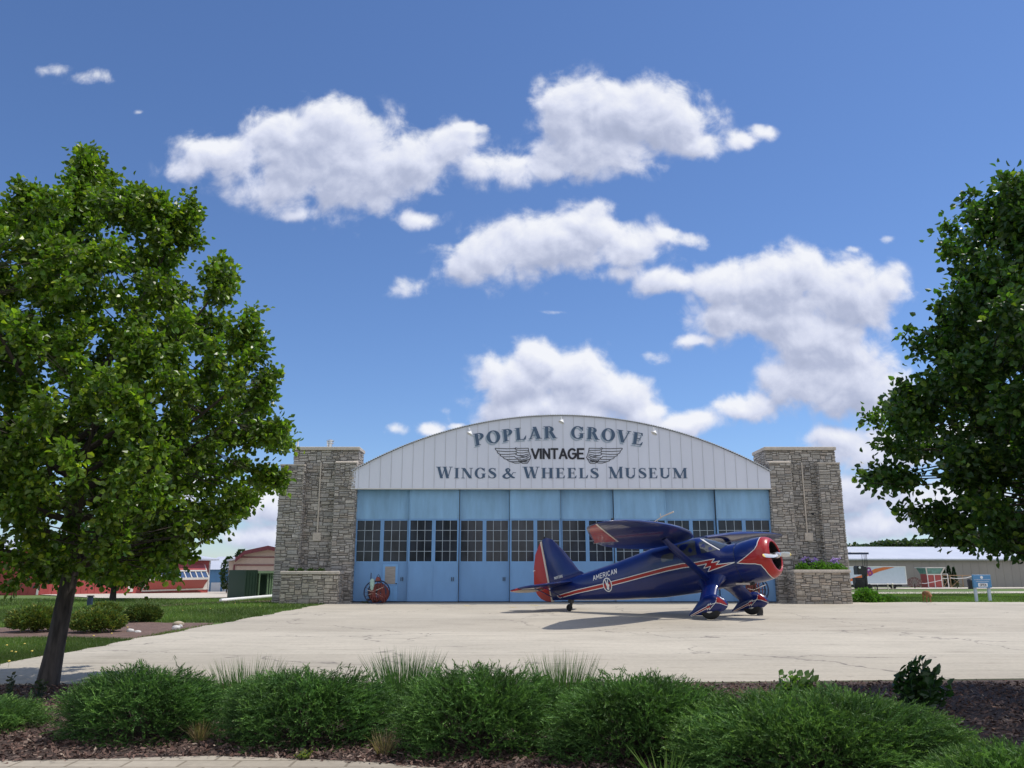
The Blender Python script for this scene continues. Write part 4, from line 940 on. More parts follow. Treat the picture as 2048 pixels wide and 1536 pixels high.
# tail wheel
mb=MB(); mb.bar((-5.62,0,1.82),(-5.70,0,1.60),.20,.12); mb.tube([(-5.64,0,1.64),(-5.72,0,1.50)],.035,8)
for y in (-.05,.05): mb.bar((-5.68,y,1.60),(-5.76,y,1.44),.05,.012,up=(0,1,0))
tw=mb.build('tail_wheel_fork',M['black'],plane)
mb=MB(); mb.lathe([(.02,-.035),(.08,-.038),(.115,-.025),(.125,0),(.115,.025),(.08,.038),(.02,.035)],20,M=Matrix.Translation((-5.80,0,1.457))@Matrix.Rotation(PI/2,4,'X')); mb.build('tail_wheel',M['tyre'],tw,smooth=True)
# stripe, lightning flash, lettering and roundel on both sides
for sg in (-1,1):
    f=onside(sg,.004); fw=onside(sg,.007)
    bolt=[(-.57,1.79),(.18,1.74),(.06,1.65),(.33,1.64),(.20,1.56),(.80,1.49),(-.13,1.42),(.0,1.55),(-.23,1.55),(-.11,1.655),(-.50,1.67)]
    tp=[(-6.15,1.945),(-5.2,1.945),(-4.0,1.90),(-3.0,1.885),(-1.46,1.875),(-.9,1.85)]; bt=[(-.9,1.72),(-1.5,1.75),(-3.0,1.76),(-4.0,1.775),(-5.2,1.83),(-6.05,1.845)]
    outline=tp+bolt+bt
    mb=MB(); decal(mb,outline,f,.14); mb.build('stripe',M['red'],fus)
    mb=MB()
    for q in stroke_polys(outline+[outline[0]],.024): decal(mb,q,fw,.14)
    mb.build('pinstripe',M['pwhite'],fus)
    mb=MB(); wd=sans_len('AMERICAN',.125,.26,1.15); x0,x1=-4.38,-3.28
    if sg<0: fl=lambda u,v,e: (u,-(side(u,v+2.105+.025*(0))+.008+e),v+2.10+(u+4.38)*.012)
    else: fl=lambda u,v,e: (x0+x1-u,(side(x0+x1-u,v+2.105)+.008+e),v+2.10)
    sans(mb,'AMERICAN',fl,x0,.145,.026,.30,eps=.0006,wid=1.13,maxlen=.2); mb.build('lettering',M['pwhite'],fus)
    cx2,cz2,ra,rb_=-3.83,1.83,.185,.235
    mb=MB(); decal(mb,arc(cx2,cz2,ra,rb_,0,360,28)[:-1],onside(sg,.010),.1); rd=mb.build('roundel',M['pwhite'],fus)
    mb=MB(); decal(mb,arc(cx2,cz2,ra-.035,rb_-.035,0,360,28)[:-1],onside(sg,.013),.1); mb.build('roundel_field',M['blue'],rd)
    mb=MB(); decal(mb,arc(cx2-.10,cz2-.02,.045,.09,0,360,12)[:-1],onside(sg,.015),.1); decal(mb,arc(cx2+.10,cz2-.02,.045,.09,0,360,12)[:-1],onside(sg,.015),.1); mb.build('roundel_side',M['red'],rd)
    eg=[(-.02,-.17),(.03,-.17),(.05,-.08),(.09,-.02),(.045,.02),(.055,.10),(.075,.18),(.03,.15),(.01,.05),(-.005,.06),(-.035,.16),(-.075,.19),(-.06,.08),(-.055,.02),(-.035,-.06),(-.06,-.12)]
    mb=MB(); decal(mb,[(cx2+a,cz2+b) for a,b in eg],onside(sg,.018),.1); mb.build('emblem',M['pwhite'],rd)
    mb=MB(); 
    if sg<0: fl=lambda u,v,e: (u,-(.052+e),v+2.52)
    else: fl=lambda u,v,e: (-11.8-u,(.052+e),v+2.52)
    sans(mb,'N69386',fl,-6.15,.085,.017,.28,eps=.0006,wid=.95); mb.build('registration',M['pwhite'],fin)
    # windows
    for nm,pl_ in (('side_window',[(-.24,2.36),(-.19,1.99),(.30,1.99),(.05,2.22),(-.16,2.40)]),('side_window',[(-.98,2.46),(-.90,2.10),(-.82,2.03),(-.34,2.00),(-.36,2.44),(-.5,2.50)]),('rear_window',[(-1.60,2.20),(-1.59,2.04),(-1.18,2.02),(-1.12,2.20),(-1.2,2.26),(-1.5,2.27)])):
        mb=MB(); decal(mb,pl_,onside(sg,.006),.1); mb.build(nm,M['cabinglass'],fus,smooth=True)
    mb=MB()
    for q in stroke_polys([(-.25,2.50),(.36,1.98)],.028): decal(mb,q,onside(sg,.012),.1)
    mb.build('window_trim',M['pwhite'],fus)
# windscreen: upper front of the cabin
def wsp(x,v): # v -1..1 across
    top,bot,hw,n=fst(x); zc=(top+bot)/2; hh=(top-bot)/2; y=v*hw; z=zc+hh*(max(0,1-abs(v)**n))**(1/n); return (x+.006,y,z+.006)
for sg in (-1,1):
    mb=MB(); decal(mb,[(-.25,.015*sg),(.56,.015*sg),(.50,.42*sg),(.39,.72*sg),(.2,.66*sg),(.0,.57*sg),(-.25,.30*sg)],wsp,.1); mb.build('windscreen',M['cabinglass'],fus,smooth=True)
    mb=MB()
    for q in stroke_polys([(-.25,.0),(.56,0.)],.018): decal(mb,q,lambda x,v:(wsp(x,v)[0]+.004,wsp(x,v)[1],wsp(x,v)[2]+.005),.1)
    mb.build('windscreen_frame',M['pwhite'],fus)
# exhaust, pitot mast, aerial details
mb=MB(); mb.bar((.55,-.30,.90),(.98,-.34,.80),.16,.05); mb.build('exhaust_fairing',M['cream'],plane)
mb=MB(); mb.tube([(.95,-.34,.80),(1.10,-.35,.80)],.045,12); mb.build('exhaust_pipe',M['black'],plane,smooth=True)
mb=MB(); mb.tube([(.30,-4.2,2.69),(.62,-4.2,2.77),(.95,-4.2,2.80)],[.012,.016,.02],8); mb.tube([(.55,-4.2,2.75),(.55,-4.2,2.86)],.01,6); mb.build('pitot_tube',M['cream'],plane,smooth=True)
mb=MB(); mb.lathe([(.0,-.05),(.03,-.03),(.035,0),(.02,.04),(0,.05)],10,M=Matrix.Translation((.10,-6.05,2.72))); mb.build('navigation_light',M['black'],plane,smooth=True)
mb=MB(); mb.box(-6.31,-6.22,-.02,.02,4.03,4.09); mb.build('tail_light',M['black'],plane)
mb=MB()
for q in ([(-.9,1.52),(-.9,1.16),(-.35,1.14)],): pass
for q in stroke_polys([(-.30,1.12),(-.30,1.42),(-.34,1.96)],.008)+stroke_polys([(-1.02,1.10),(-1.04,1.96)],.008): decal(mb,q,onside(-1,.004),.1)
mb.build('door_seam',M['navy'],fus)
# chock beside the far wheel
p=G(1520,1231); mb=MB(); mb.add([(-.07,-.12,0),(.07,-.12,0),(.07,.12,0),(-.07,.12,0),(-.02,-.12,.26),(.04,-.12,.26),(.04,.12,.26),(-.02,.12,.26)],[(0,3,2,1),(4,5,6,7),(0,1,5,4),(1,2,6,5),(2,3,7,6),(3,0,4,7)]); mb.tube([(.06,0,.2),(.10,0,.22),(.10,0,.05)],.01,6)
o=mb.build('wheel_chock',M['black'],loc=(p.x,p.y,.014)); tag(o,'black wheel chock standing against the far main wheel of the airplane','chock')

# ------------------------------------------------------------------ vegetation
def frame_cols(rng,n,base,var,hue=.15):
    f=rng.uniform(1-var,1+var,(n,1)); c=np.array(base)[None,:]*f; c[:,0]*=rng.uniform(1-hue,1+hue*1.6,n); return np.clip(c,0,1)
def unit(a): return a/np.maximum(1e-6,np.linalg.norm(a,axis=1,keepdims=True))
def leaves(cent,dirs,L,W,cols,rng,fold=.35):   # folded pointed-oval leaves as 6-gons split in two halves
    n=len(cent); up=rng.normal(size=(n,3)); s_=unit(np.cross(dirs,up)); nn=unit(np.cross(s_,dirs))
    L=L[:,None]; W=W[:,None]
    b=cent; t=cent+dirs*L-nn*L*.12; m1=cent+dirs*L*.35; m2=cent+dirs*L*.72
    r1=m1+s_*W+nn*W*fold; r2=m2+s_*W*.72+nn*W*fold*.6; l1=m1-s_*W+nn*W*fold; l2=m2-s_*W*.72+nn*W*fold*.6
    V=np.concatenate([np.stack([b,r1,r2,t],1),np.stack([b,t,l2,l1],1)],0); return V,np.concatenate([cols,cols],0)
def bez(a,b,c,n): return [a*(1-t)**2+b*2*t*(1-t)+c*t*t for t in [i/n for i in range(n+1)]]
def make_tree(name,label,base,axis_top,centers,seed,leafL,per,spread,trunk_r,fork_z,col_base,col_new,group=None,nlimb=11,twigs=True,cat='tree',leafW=.40,lowres=False,lean=(0,0)):
    rng=np.random.default_rng(seed); rn_=random.Random(seed)
    t=empty(name,tuple(base),0,label,cat,group); B=np.array(base,float); C=np.array(centers,float)
    tb=MB(); top=np.array(axis_top,float)
    fork=B+np.array([lean[0],lean[1],fork_z])
    pts=[B+np.array([0,0,-.15]),B+np.array([0,0,.04]),B+(fork-B)*.3,B+(fork-B)*.7,fork,fork+(top-fork)*.25,fork+(top-fork)*.55,fork+(top-fork)*.85]
    rr=[trunk_r*1.5,trunk_r*1.22,trunk_r*1.0,trunk_r*.93,trunk_r*.80,trunk_r*.34,trunk_r*.18,trunk_r*.06]
    tb.tube([Vector(p-B) for p in pts],rr,14)
    o=tb.build('trunk',M['bark'],t,smooth=True)
    # limbs
    lb=MB(); idx=rng.choice(len(C),min(nlimb,len(C)),replace=False); nodes=[];
    for q in range(len(pts)-5): pass
    for i in idx:
        c=C[i]; s0=fork+(top-fork)*max(0,min(.5,(c[2]-fork[2])/(top[2]-fork[2])*.45-.02)) if rn_.random()<.75 else fork-np.array([0,0,.10])
        mid_=s0+(c-s0)*.45+np.array([0,0,-.05*(c[2]-s0[2])])+ (c-s0)*np.array([.12,.12,0])
        pl_=bez(s0,mid_,c,9); r0=trunk_r*.42*(.6+.5*rn_.random())
        lb.tube([Vector(p-B) for p in pl_],[r0*(1-.85*k/9)+.004 for k in range(10)],7); nodes+=[(p,r0*(1-.8*k/9)) for k,p in enumerate(pl_) if k>1]
    for k in range(8): p=fork+(top-fork)*k/8; nodes.append((p,trunk_r*.4*(1-k/9)))
    NP=np.array([p for p,_ in nodes]); 
    tc_=[]
    for c in C:
        d=np.linalg.norm(NP-c,axis=1)+ .9*np.maximum(0,NP[:,2]-c[2]+.15); j=int(np.argmin(d)); p0=NP[j]
        tc_.append(c-p0)
        if twigs:
            m_=p0+(c-p0)*.5+np.array([0,0,-.06]); r=min(nodes[j][1]*.5,.018)
            lb.tube([Vector(p-B) for p in bez(p0,m_,c+(c-p0)*.15,4)],[max(.004,r*(1-.8*k/4)) for k in range(5)],4,cap=False)
    lb.build('branches',M['twig'],t,smooth=True)
    # leaves along the outer part of each twig
    n=len(C)*per; ci=np.repeat(np.arange(len(C)),per); TD=unit(np.array(tc_)+np.array([0,0,.25])+rng.normal(size=(len(C),3))*.12)
    along=rng.uniform(-1.3,1.2,(n,1))*spread; rad=rng.normal(size=(n,3))*spread*np.array([.42,.42,.42])*rng.uniform(.3,1.2,(n,1))
    cen=C[ci]+TD[ci]*along+rad-B
    d=unit(rad*1.2+rng.normal(size=(n,3))*.5*spread+TD[ci]*spread*.25+np.array([0,0,-.30*spread]))
    L=rng.uniform(.75,1.25,n)*leafL; cf=rng.uniform(.66,1.36,(len(C),1))[ci]
    cols=frame_cols(rng,n,col_base,.28)*cf; new=rng.random(n)<.17; cols[new]=frame_cols(rng,int(new.sum()),col_new,.2)
    V,cc=leaves(cen,d,L,L*leafW,cols,rng)
    if lowres: pass
    nmesh('crown',V,cc,LEAF,t)
    return t
def crown_from_profile(ax_px,prof,Y,rng,N,yscale=1.,lump=.16,hollow=.45,axis_fn=None):
    # prof: (py, half width px) -> 3D cluster centres in the true crown volume
    zs=[];rs_=[];xs_=[]
    for py,hw in prof:
        ax=ax_px(py) if callable(ax_px) else ax_px
        p=P(ax,py,Y); q=P(ax+hw,py,Y); zs.append(p.z); rs_.append(q.x-p.x); xs_.append(p.x)
    zs=np.array(zs);rs_=np.array(rs_);xs_=np.array(xs_); o=np.argsort(zs); zs,rs_,xs_=zs[o],rs_[o],xs_[o]
    out=[]; ph=rng.uniform(0,2*PI,8); zmax,zmin=zs[-1],zs[0]; rm=rs_.max()
    while len(out)<N:
        z=rng.uniform(zmin,zmax); r=np.interp(z,zs,rs_)
        if rng.random()>(r/rm)**1.6: continue
        a=rng.uniform(0,2*PI); lumpf=1+lump*(math.sin(3*a+ph[0]+z*1.7)+.7*math.sin(5*a+ph[1]-z*2.9)+.5*math.sin(7*a+ph[2]+z*4.3))/1.6
        rr=r*max(.35,lumpf)*math.sqrt(hollow*hollow+(1-hollow*hollow)*rng.random())
        out.append((np.interp(z,zs,xs_)+rr*math.cos(a),Y+rr*math.sin(a)*yscale,z))
    return out
# left pear tree
TL=G(95,1372); YT=10.75
rngL=np.random.default_rng(3)
prof=[(1160,165),(1135,200),(1095,235),(1045,285),(1000,320),(950,348),(880,360),(800,340),(720,312),(640,278),(580,245),(530,212),(480,178),(450,150),(430,110)]
cen=crown_from_profile(170,prof,YT,rngL,600,lump=.13,hollow=.35)
def leader(px,py,ytop,n,wd=.14,dy=0):
    o=[]
    ytop+=30*(ytop<400)
    for k in range(n):
        y=py+(ytop-py)*k/(n-1); p=P(px+rngL.normal()*9*(1-k/n*.6),y,YT+dy); o.append((p.x,p.y+rngL.normal()*wd,p.z))
    return o
for (x,y0,y1,n,dy) in ((172,430,285,20,.0),(190,430,300,14,.2),(205,420,325,10,.3),(155,420,330,8,-.1),(70,440,352,12,-.3),(280,440,360,14,.2),(250,430,375,8,0.),(320,450,378,12,-.2),(372,480,415,9,.1),(448,590,535,7,.2),(430,560,560,3,-.3),(20,460,425,4,.2),(500,700,640,5,.0),(530,800,745,5,.1),(548,880,850,5,-.1),(535,960,940,4,0.),(110,450,380,6,.3)): cen+=leader(x,y0,y1,n,.1,dy)
TL=Vector((TL.x,TL.y,0))
topL=P(172,330,YT)
make_tree('pear_tree','large green leafy tree with leaning dark trunk on the left of the picture',(TL.x,TL.y,0),(topL.x,YT,topL.z),cen,21,.076,128,.155,.112,1.56,(.100,.172,.020),(.26,.37,.035),nlimb=18,lean=(.13,.0),group=None)
# right pear tree
YR=9.2; rngR=np.random.default_rng(8)
axr=2212
prof=[(1128,130),(1105,250),(1060,335),(1000,380),(920,405),(840,415),(760,400),(690,385),(650,375),(600,320),(520,322),(450,295),(400,260),(350,200),(300,140),(240,80),(180,40)]
cen=crown_from_profile(axr,prof,YR,rngR,480,lump=.09)
b=P(axr,1400,YR); topR=P(axr,230,YR)
make_tree('pear_tree','dense dark green tree crown reaching in from the right edge of the picture',(b.x-.1,YR,0),(topR.x,YR,topR.z),cen,22,.078,140,.18,.16,1.5,(.050,.105,.022),(.15,.25,.03),nlimb=16)
# young tree behind the left trunk
p=G(225,1201); ry=np.random.default_rng(5); cen=[]
for k in range(150):
    a=ry.uniform(0,2*PI); z=ry.uniform(.0,1); r=1.95*math.sqrt(ry.uniform(.1,1))*(math.sin(PI*min(1,.18+z*.8))**.6); cen.append((p.x+.2+r*math.cos(a),p.y+r*math.sin(a),p.z+.95+z*4.0))
make_tree('young_tree','smaller round green tree on the lawn behind the big left trunk',(p.x,p.y,p.z),(p.x+.1,p.y,p.z+4.6),cen,23,.16,75,.42,.13,1.3,(.05,.13,.018),(.11,.22,.03),nlimb=7)

# spreading junipers: feathery sprays
def juniper(name,label,px0,px1,ytop,ybase,Yb,seed,base_c,tip_c,n=2600,rx=None,ry_=None,h=None,off=0):
    rng=np.random.default_rng(seed); a=P(px0,ybase,Yb); b_=P(px1,ybase,Yb); cx2=(a.x+b_.x)/2; rx=rx or (b_.x-a.x)/2*1.08; ry_=ry_ or rx*.62
    cy2=Yb+ry_*.72+off; h=h or P((px0+px1)/2,ytop,cy2).z
    t=empty(name,(cx2,cy2,0),0,label,'shrub','spreading junipers along the mulch bed')
    m=n; u=rng.random(m); ph=rng.uniform(0,2*PI,m); el=np.arcsin(rng.uniform(-.05,1,m)); deep=np.where(rng.random(m)<.35,rng.uniform(.62,.9,m),rng.uniform(.9,1.0,m))
    lump=1+.10*np.sin(3*ph+seed)+.07*np.sin(5*ph+seed*2.1)+.06*np.sin(9*ph+4*el)+rng.normal(size=m)*.03
    ce=np.cos(el)**.82; dome=np.stack([ce*np.cos(ph)*rx*lump*.97,ce*np.sin(ph)*ry_*lump*.97,(np.maximum(0,np.sin(el))**.56)*h*.86*(1+.06*np.sin(4*ph+seed)+.05*np.sin(7*ph))+.03],1)*deep[:,None]
    dome[:,2]=np.maximum(dome[:,2],.03)
    out=unit(np.stack([np.cos(ph)*np.cos(el)+.0,np.sin(ph)*np.cos(el),.22+.42*np.sin(el)],1)+rng.normal(size=(m,3))*.30)
    SL=rng.uniform(.10,.20,m)*(1+.5*np.cos(el)); start=dome-out*SL[:,None]*.72
    K=24
    ki=np.tile(np.arange(K),m); si=np.repeat(np.arange(m),K); N=m*K
    tt=(ki+rng.random(N)*.8)/K; o=out[si]; drift=np.stack([np.zeros(N),np.zeros(N),-.10*tt**2],1)*SL[si][:,None]
    base=start[si]+o*(SL[si]*tt)[:,None]+drift
    sidev=unit(np.cross(o,rng.normal(size=(N,3)))); dirn=unit(o*.85+sidev*(.75-.35*tt)[:,None]+np.array([0,0,.10]))
    ln=(.044*(1-tt*.6)*rng.uniform(.6,1.4,N))[:,None]; wv=unit(np.cross(dirn,rng.normal(size=(N,3))))*(.0030*rng.uniform(.7,1.3,N))[:,None]
    V=np.stack([base-wv,base+wv,base+dirn*ln*.6+wv*.8,base+dirn*ln],1)
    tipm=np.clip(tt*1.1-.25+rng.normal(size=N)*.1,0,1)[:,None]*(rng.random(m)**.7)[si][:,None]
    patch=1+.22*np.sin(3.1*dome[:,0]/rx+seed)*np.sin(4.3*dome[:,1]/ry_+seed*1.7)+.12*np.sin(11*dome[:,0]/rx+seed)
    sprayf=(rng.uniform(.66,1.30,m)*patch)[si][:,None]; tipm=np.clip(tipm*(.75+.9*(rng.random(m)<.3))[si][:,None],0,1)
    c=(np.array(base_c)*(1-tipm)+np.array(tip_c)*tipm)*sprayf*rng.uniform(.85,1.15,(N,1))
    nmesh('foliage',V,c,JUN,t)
    s=MB(); rn_=random.Random(seed)
    for k in range(70):
        a2=rn_.uniform(0,2*PI); e2=rn_.uniform(.1,1.3); q=Vector((math.cos(a2)*math.cos(e2)*rx*.85,math.sin(a2)*math.cos(e2)*ry_*.85,math.sin(e2)*h*.85)); s.tube([(0,0,-.02),q*.4+Vector((0,0,-.03)),q],[.014,.009,.003],5,cap=False)
    s.build('stems',M['twig'],t)
    return t
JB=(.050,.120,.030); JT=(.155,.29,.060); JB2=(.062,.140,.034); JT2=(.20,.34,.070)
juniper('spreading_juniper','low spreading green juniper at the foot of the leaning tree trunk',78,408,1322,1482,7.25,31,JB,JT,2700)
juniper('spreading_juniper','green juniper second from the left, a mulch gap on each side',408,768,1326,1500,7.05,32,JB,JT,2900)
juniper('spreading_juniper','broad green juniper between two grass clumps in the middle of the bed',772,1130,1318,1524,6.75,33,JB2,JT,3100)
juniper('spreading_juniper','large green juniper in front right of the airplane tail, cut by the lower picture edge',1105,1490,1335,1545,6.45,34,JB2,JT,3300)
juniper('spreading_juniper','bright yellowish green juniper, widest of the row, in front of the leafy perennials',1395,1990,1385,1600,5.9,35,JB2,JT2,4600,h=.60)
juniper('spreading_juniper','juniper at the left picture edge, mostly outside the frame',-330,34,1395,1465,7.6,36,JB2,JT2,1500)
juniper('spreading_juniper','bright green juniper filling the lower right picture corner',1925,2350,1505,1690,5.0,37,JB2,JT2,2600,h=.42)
# grass clumps behind the junipers
def clump(name,label,px0,px1,ytop,Y,seed,n,c,cat='ornamental grass',wid=.0045,curl=.5,grp='grass clumps between the junipers'):
    rng=np.random.default_rng(seed); a=P(px0,1400,Y);b_=P(px1,1400,Y); cx2=(a.x+b_.x)/2; rx=(b_.x-a.x)/2; H_=P((px0+px1)/2,ytop,Y).z
    t=empty(name,(cx2,Y,0),0,label,cat,grp)
    r=np.sqrt(rng.random(n))*.7; ph=rng.uniform(0,2*PI,n); bx=np.stack([r*np.cos(ph)*rx*.8,r*np.sin(ph)*min(rx,.3),np.zeros(n)],1)
    d=unit(np.stack([np.cos(ph)*r*.55+rng.normal(size=n)*.12,np.sin(ph)*r*.5+rng.normal(size=n)*.12,np.ones(n)],1)); L=H_*rng.uniform(.6,1.08,n)
    bend=np.stack([np.cos(ph),np.sin(ph),-.4*np.ones(n)],1)*(rng.uniform(0,1,n)**2*curl*.35)[:,None]
    w_=unit(np.cross(d,rng.normal(size=(n,3))))*wid; K=4; out=[];cc=[]; c0=frame_cols(rng,n,c,.25)
    f=lambda s: bx+d*(L*s)[:,None]+bend*(L*s*s)[:,None]
    for k in range(K):
        s0,s1=k/K,(k+1)/K; p0,p1=f(s0),f(s1); w0=w_*(1-s0**2*.9); w1=w_*(1-s1**2*.98); out.append(np.stack([p0-w0,p0+w0,p1+w1,p1-w1],1)); cc.append(c0)
    nmesh('blades',np.concatenate(out),np.concatenate(cc),BLADE,t)
    return t
clump('grass_clump','tuft of thin green grass behind the second juniper from the left',412,585,1312,8.75,41,480,(.075,.155,.04))
clump('grass_clump','tallest tuft of thin green grass, between the second and third junipers',748,872,1294,8.5,42,620,(.07,.15,.045))
clump('grass_clump','tuft of thin green grass behind the gap between third and fourth junipers',1060,1185,1302,8.4,43,500,(.075,.155,.04))
for k,(x0,x1,yt,Y,s_,lab) in enumerate(((745,800,1452,6.9,44,'dry tan grass tuft in the mulch gap left of the middle juniper'),(385,425,1432,7.4,45,'dry tan grass tuft in the gap right of the first juniper'),(1478,1545,1366,9.2,46,'dry tan grass tuft beside the leafy perennial'))):
    clump('dry_grass_tuft',lab,x0,x1,yt,Y,s_,110,(.24,.19,.10),'grass tuft',.0028,1.6,'dry grass tufts')
clump('grass_tuft','small green grass tuft at the bottom edge in front of the fourth juniper',1300,1345,1475,5.7,47,40,(.11,.20,.04),'grass tuft',.006,.8,None)
# broad-leaved perennials
def perennial(name,label,px0,px1,ytop,Y,seed,n,c,L0,pz=1.):
    rng=np.random.default_rng(seed); a=P(px0,1400,Y);b_=P(px1,1400,Y); cx2=(a.x+b_.x)/2; rx=(b_.x-a.x)/2; H_=P((px0+px1)/2,ytop,Y).z
    t=empty(name,(cx2,Y,0),0,label,'perennial'); s=MB(); cen=[];dd=[]
    for k in range(n):
        a2=rng.uniform(0,2*PI); r=math.sqrt(rng.random())*rx*.85; hh=H_*(1-.55*(r/rx)**2)*rng.uniform(.75,1.05); top=np.array([r*math.cos(a2),r*math.sin(a2)*.7,hh])
        s.tube([(top[0]*.4,top[1]*.4,0),tuple(top*np.array([.8,.8,.6])),tuple(top)],[.006,.005,.003],5,cap=False)
        for q in range(9):
            u=.3+.7*q/8; p=np.array([top[0]*(.4+.6*u),top[1]*(.4+.6*u),hh*u]); an=q*2.4+rng.uniform(-.4,.4); cen.append(p); dd.append((math.cos(an),math.sin(an),.35 if q<8 else 1))
    cen=np.array(cen); d=unit(np.array(dd)); L=np.full(len(cen),L0)*rng.uniform(.7,1.2,len(cen)); V,cc=leaves(cen,d,L,L*.34,frame_cols(rng,len(cen),c,.25),rng,.3); nmesh('leaves',V,cc,LEAF,t); s.build('stems',M['greenmetal'],t); return t
perennial('leafy_perennial','light green leafy plant at the kerb behind the bright juniper',1535,1655,1335,8.6,51,26,(.12,.21,.05),.085)
perennial('leafy_bush','dark green big leaved bush in tree shade at the edge of the apron',1782,1908,1325,8.8,52,46,(.035,.085,.022),.10)
perennial('seedling','small dark weed at the left of the leaning trunk base',60,92,1345,9.6,53,5,(.05,.07,.03),.05)
perennial('seedling','small dark weed at the far left picture edge by the apron',0,26,1345,9.4,54,4,(.05,.06,.03),.05)
perennial('seedling','yellow green weed at the paver edge near the third juniper',585,640,1500,6.75,55,8,(.18,.22,.05),.03)
# mulch chips
rng=np.random.default_rng(61); n=75000
x=rng.uniform(-7.5,8.5,n); y=6.15+(11.2-6.15)*rng.random(n)**1.35; y-=np.maximum(0,x)*.28*(1-(y-6.15)/5.)
fl=np.interp(x,[p.x for p in pv],[p.y for p in pv])
keep=(y>fl-.02+rng.normal(size=n)*.035)&(y<10.85+np.maximum(0,(x+6.5))*.02-.04)|((x>-.3)&(y>4.5)&(y<10.8)&(y>fl)); x,y=x[keep],y[keep]; n=len(x)
a=rng.uniform(0,PI,n); l=rng.uniform(.008,.026,n); w_=rng.uniform(.003,.008,n); tilt=rng.normal(size=n)*.35
dx_=np.stack([np.cos(a)*l,np.sin(a)*l,l*tilt],1); dy_=np.stack([-np.sin(a)*w_,np.cos(a)*w_,rng.normal(size=n)*.004],1); c0=np.stack([x,y,rng.uniform(.008,.034,n)],1)
pal=np.array([(.085,.045,.033),(.14,.085,.065),(.05,.03,.024),(.20,.14,.11),(.11,.06,.045),(.30,.23,.18)]); ci=rng.choice(6,n,p=[.3,.25,.2,.09,.13,.03])
tag(nmesh('mulch_chips',np.stack([c0-dx_-dy_,c0+dx_-dy_,c0+dx_+dy_,c0-dx_+dy_],1),pal[ci]*rng.uniform(.8,1.2,(n,1)),M['chip']),'brown shredded bark mulch around the junipers','mulch',kind='stuff')
# lawn blades on the left lawn and beyond the right apron edge
def blades(name,label,n,xr,yr,cond,seed,h0,c=(.115,.19,.035)):
    rng=np.random.default_rng(seed); v=rng.random(n); y=1/(1/yr[0]+(1/yr[1]-1/yr[0])*v); x=(np.interp(y,ley,lex)+.1-rng.random(n)*(y*.68+1.5-7.4+1.0).clip(2) if xr[1]<0 else rng.uniform(xr[0],xr[1],n)*np.maximum(1,y/yr[0]*.55)); k=cond(x,y); x,y=x[k],y[k]; n=len(x)
    z=np.array([terr(a,b) for a,b in zip(x,y)]); f=np.clip(y/18,.8,2.4); hh=h0*rng.uniform(.5,1.25,n)*np.clip(f,1,1.5); w_=.0035*f*1.5; a=rng.uniform(0,PI,n); p=np.stack([x,y,z],1)
    s_=np.stack([np.cos(a)*w_,np.sin(a)*w_,0*a],1); tip=p+np.stack([rng.normal(size=n)*hh*.45,rng.normal(size=n)*hh*.45,hh],1)
    patch=(.85+.3*np.sin(x*.9+1.3*np.sin(y*.7)))[:,None]
    c=frame_cols(rng,n,c,.35,.2)*patch; tag(nmesh(name,np.stack([p-s_,p+s_,tip],1),c,BLADE),label,'grass',kind='stuff')
lx=lambda y: np.interp(y,ley,lex)
sbx=[p.x for p in sb]; 
def cond(x,y):
    bed=(y>np.interp(x,[p.x for p in sa],[p.y for p in sa]))&(y<np.interp(x,[p.x for p in sb],[p.y for p in sb]))
    return (x<lx(y)+np.random.default_rng(1).normal(size=len(x))*.035)&~bed&(y<41)
blades('grass_blades','short green lawn grass on the left of the apron',230000,(-15,-7.2),(12,41),cond,71,.060)
blades('grass_blades','mown green grass beyond the right end of the apron',60000,(14,34),(36.6,60),lambda x,y:(x>15)&(y>37.15),72,.05)
# dandelions
dm=MB(); dm.lathe([(.0,.0),(.018,.004),(.02,.010),(.012,.018),(0,.02)],8); dh=MB(); dh.tube([(0,0,0),(.004,0,.05),(.002,0,.085)],.0022,4)
proto=None; rd_=random.Random(9)
for (x,y) in ((12,1301),(30,1315),(22,1312),(62,1316),(95,1321),(222,1276),(186,1283),(130,1290),(254,1263),(300,1234),(365,1225),(420,1222),(470,1212),(520,1217),(16,1337),(48,1296)):
    p=G(x,y)
    if proto is None:
        proto=empty('dandelion',(0,0,0),0); dh.build('stem',M['greentrim'],proto); f_=dm.build('flower',M['yellow'],proto); f_.location=(.002,0,.082); o=proto
    else: o=copytree(proto)
    o.location=(p.x,p.y,p.z); o.scale=(1,1,rd_.uniform(.8,1.3)); tag(o,'small yellow dandelion flower in the left lawn','flower','dandelions in the lawn')
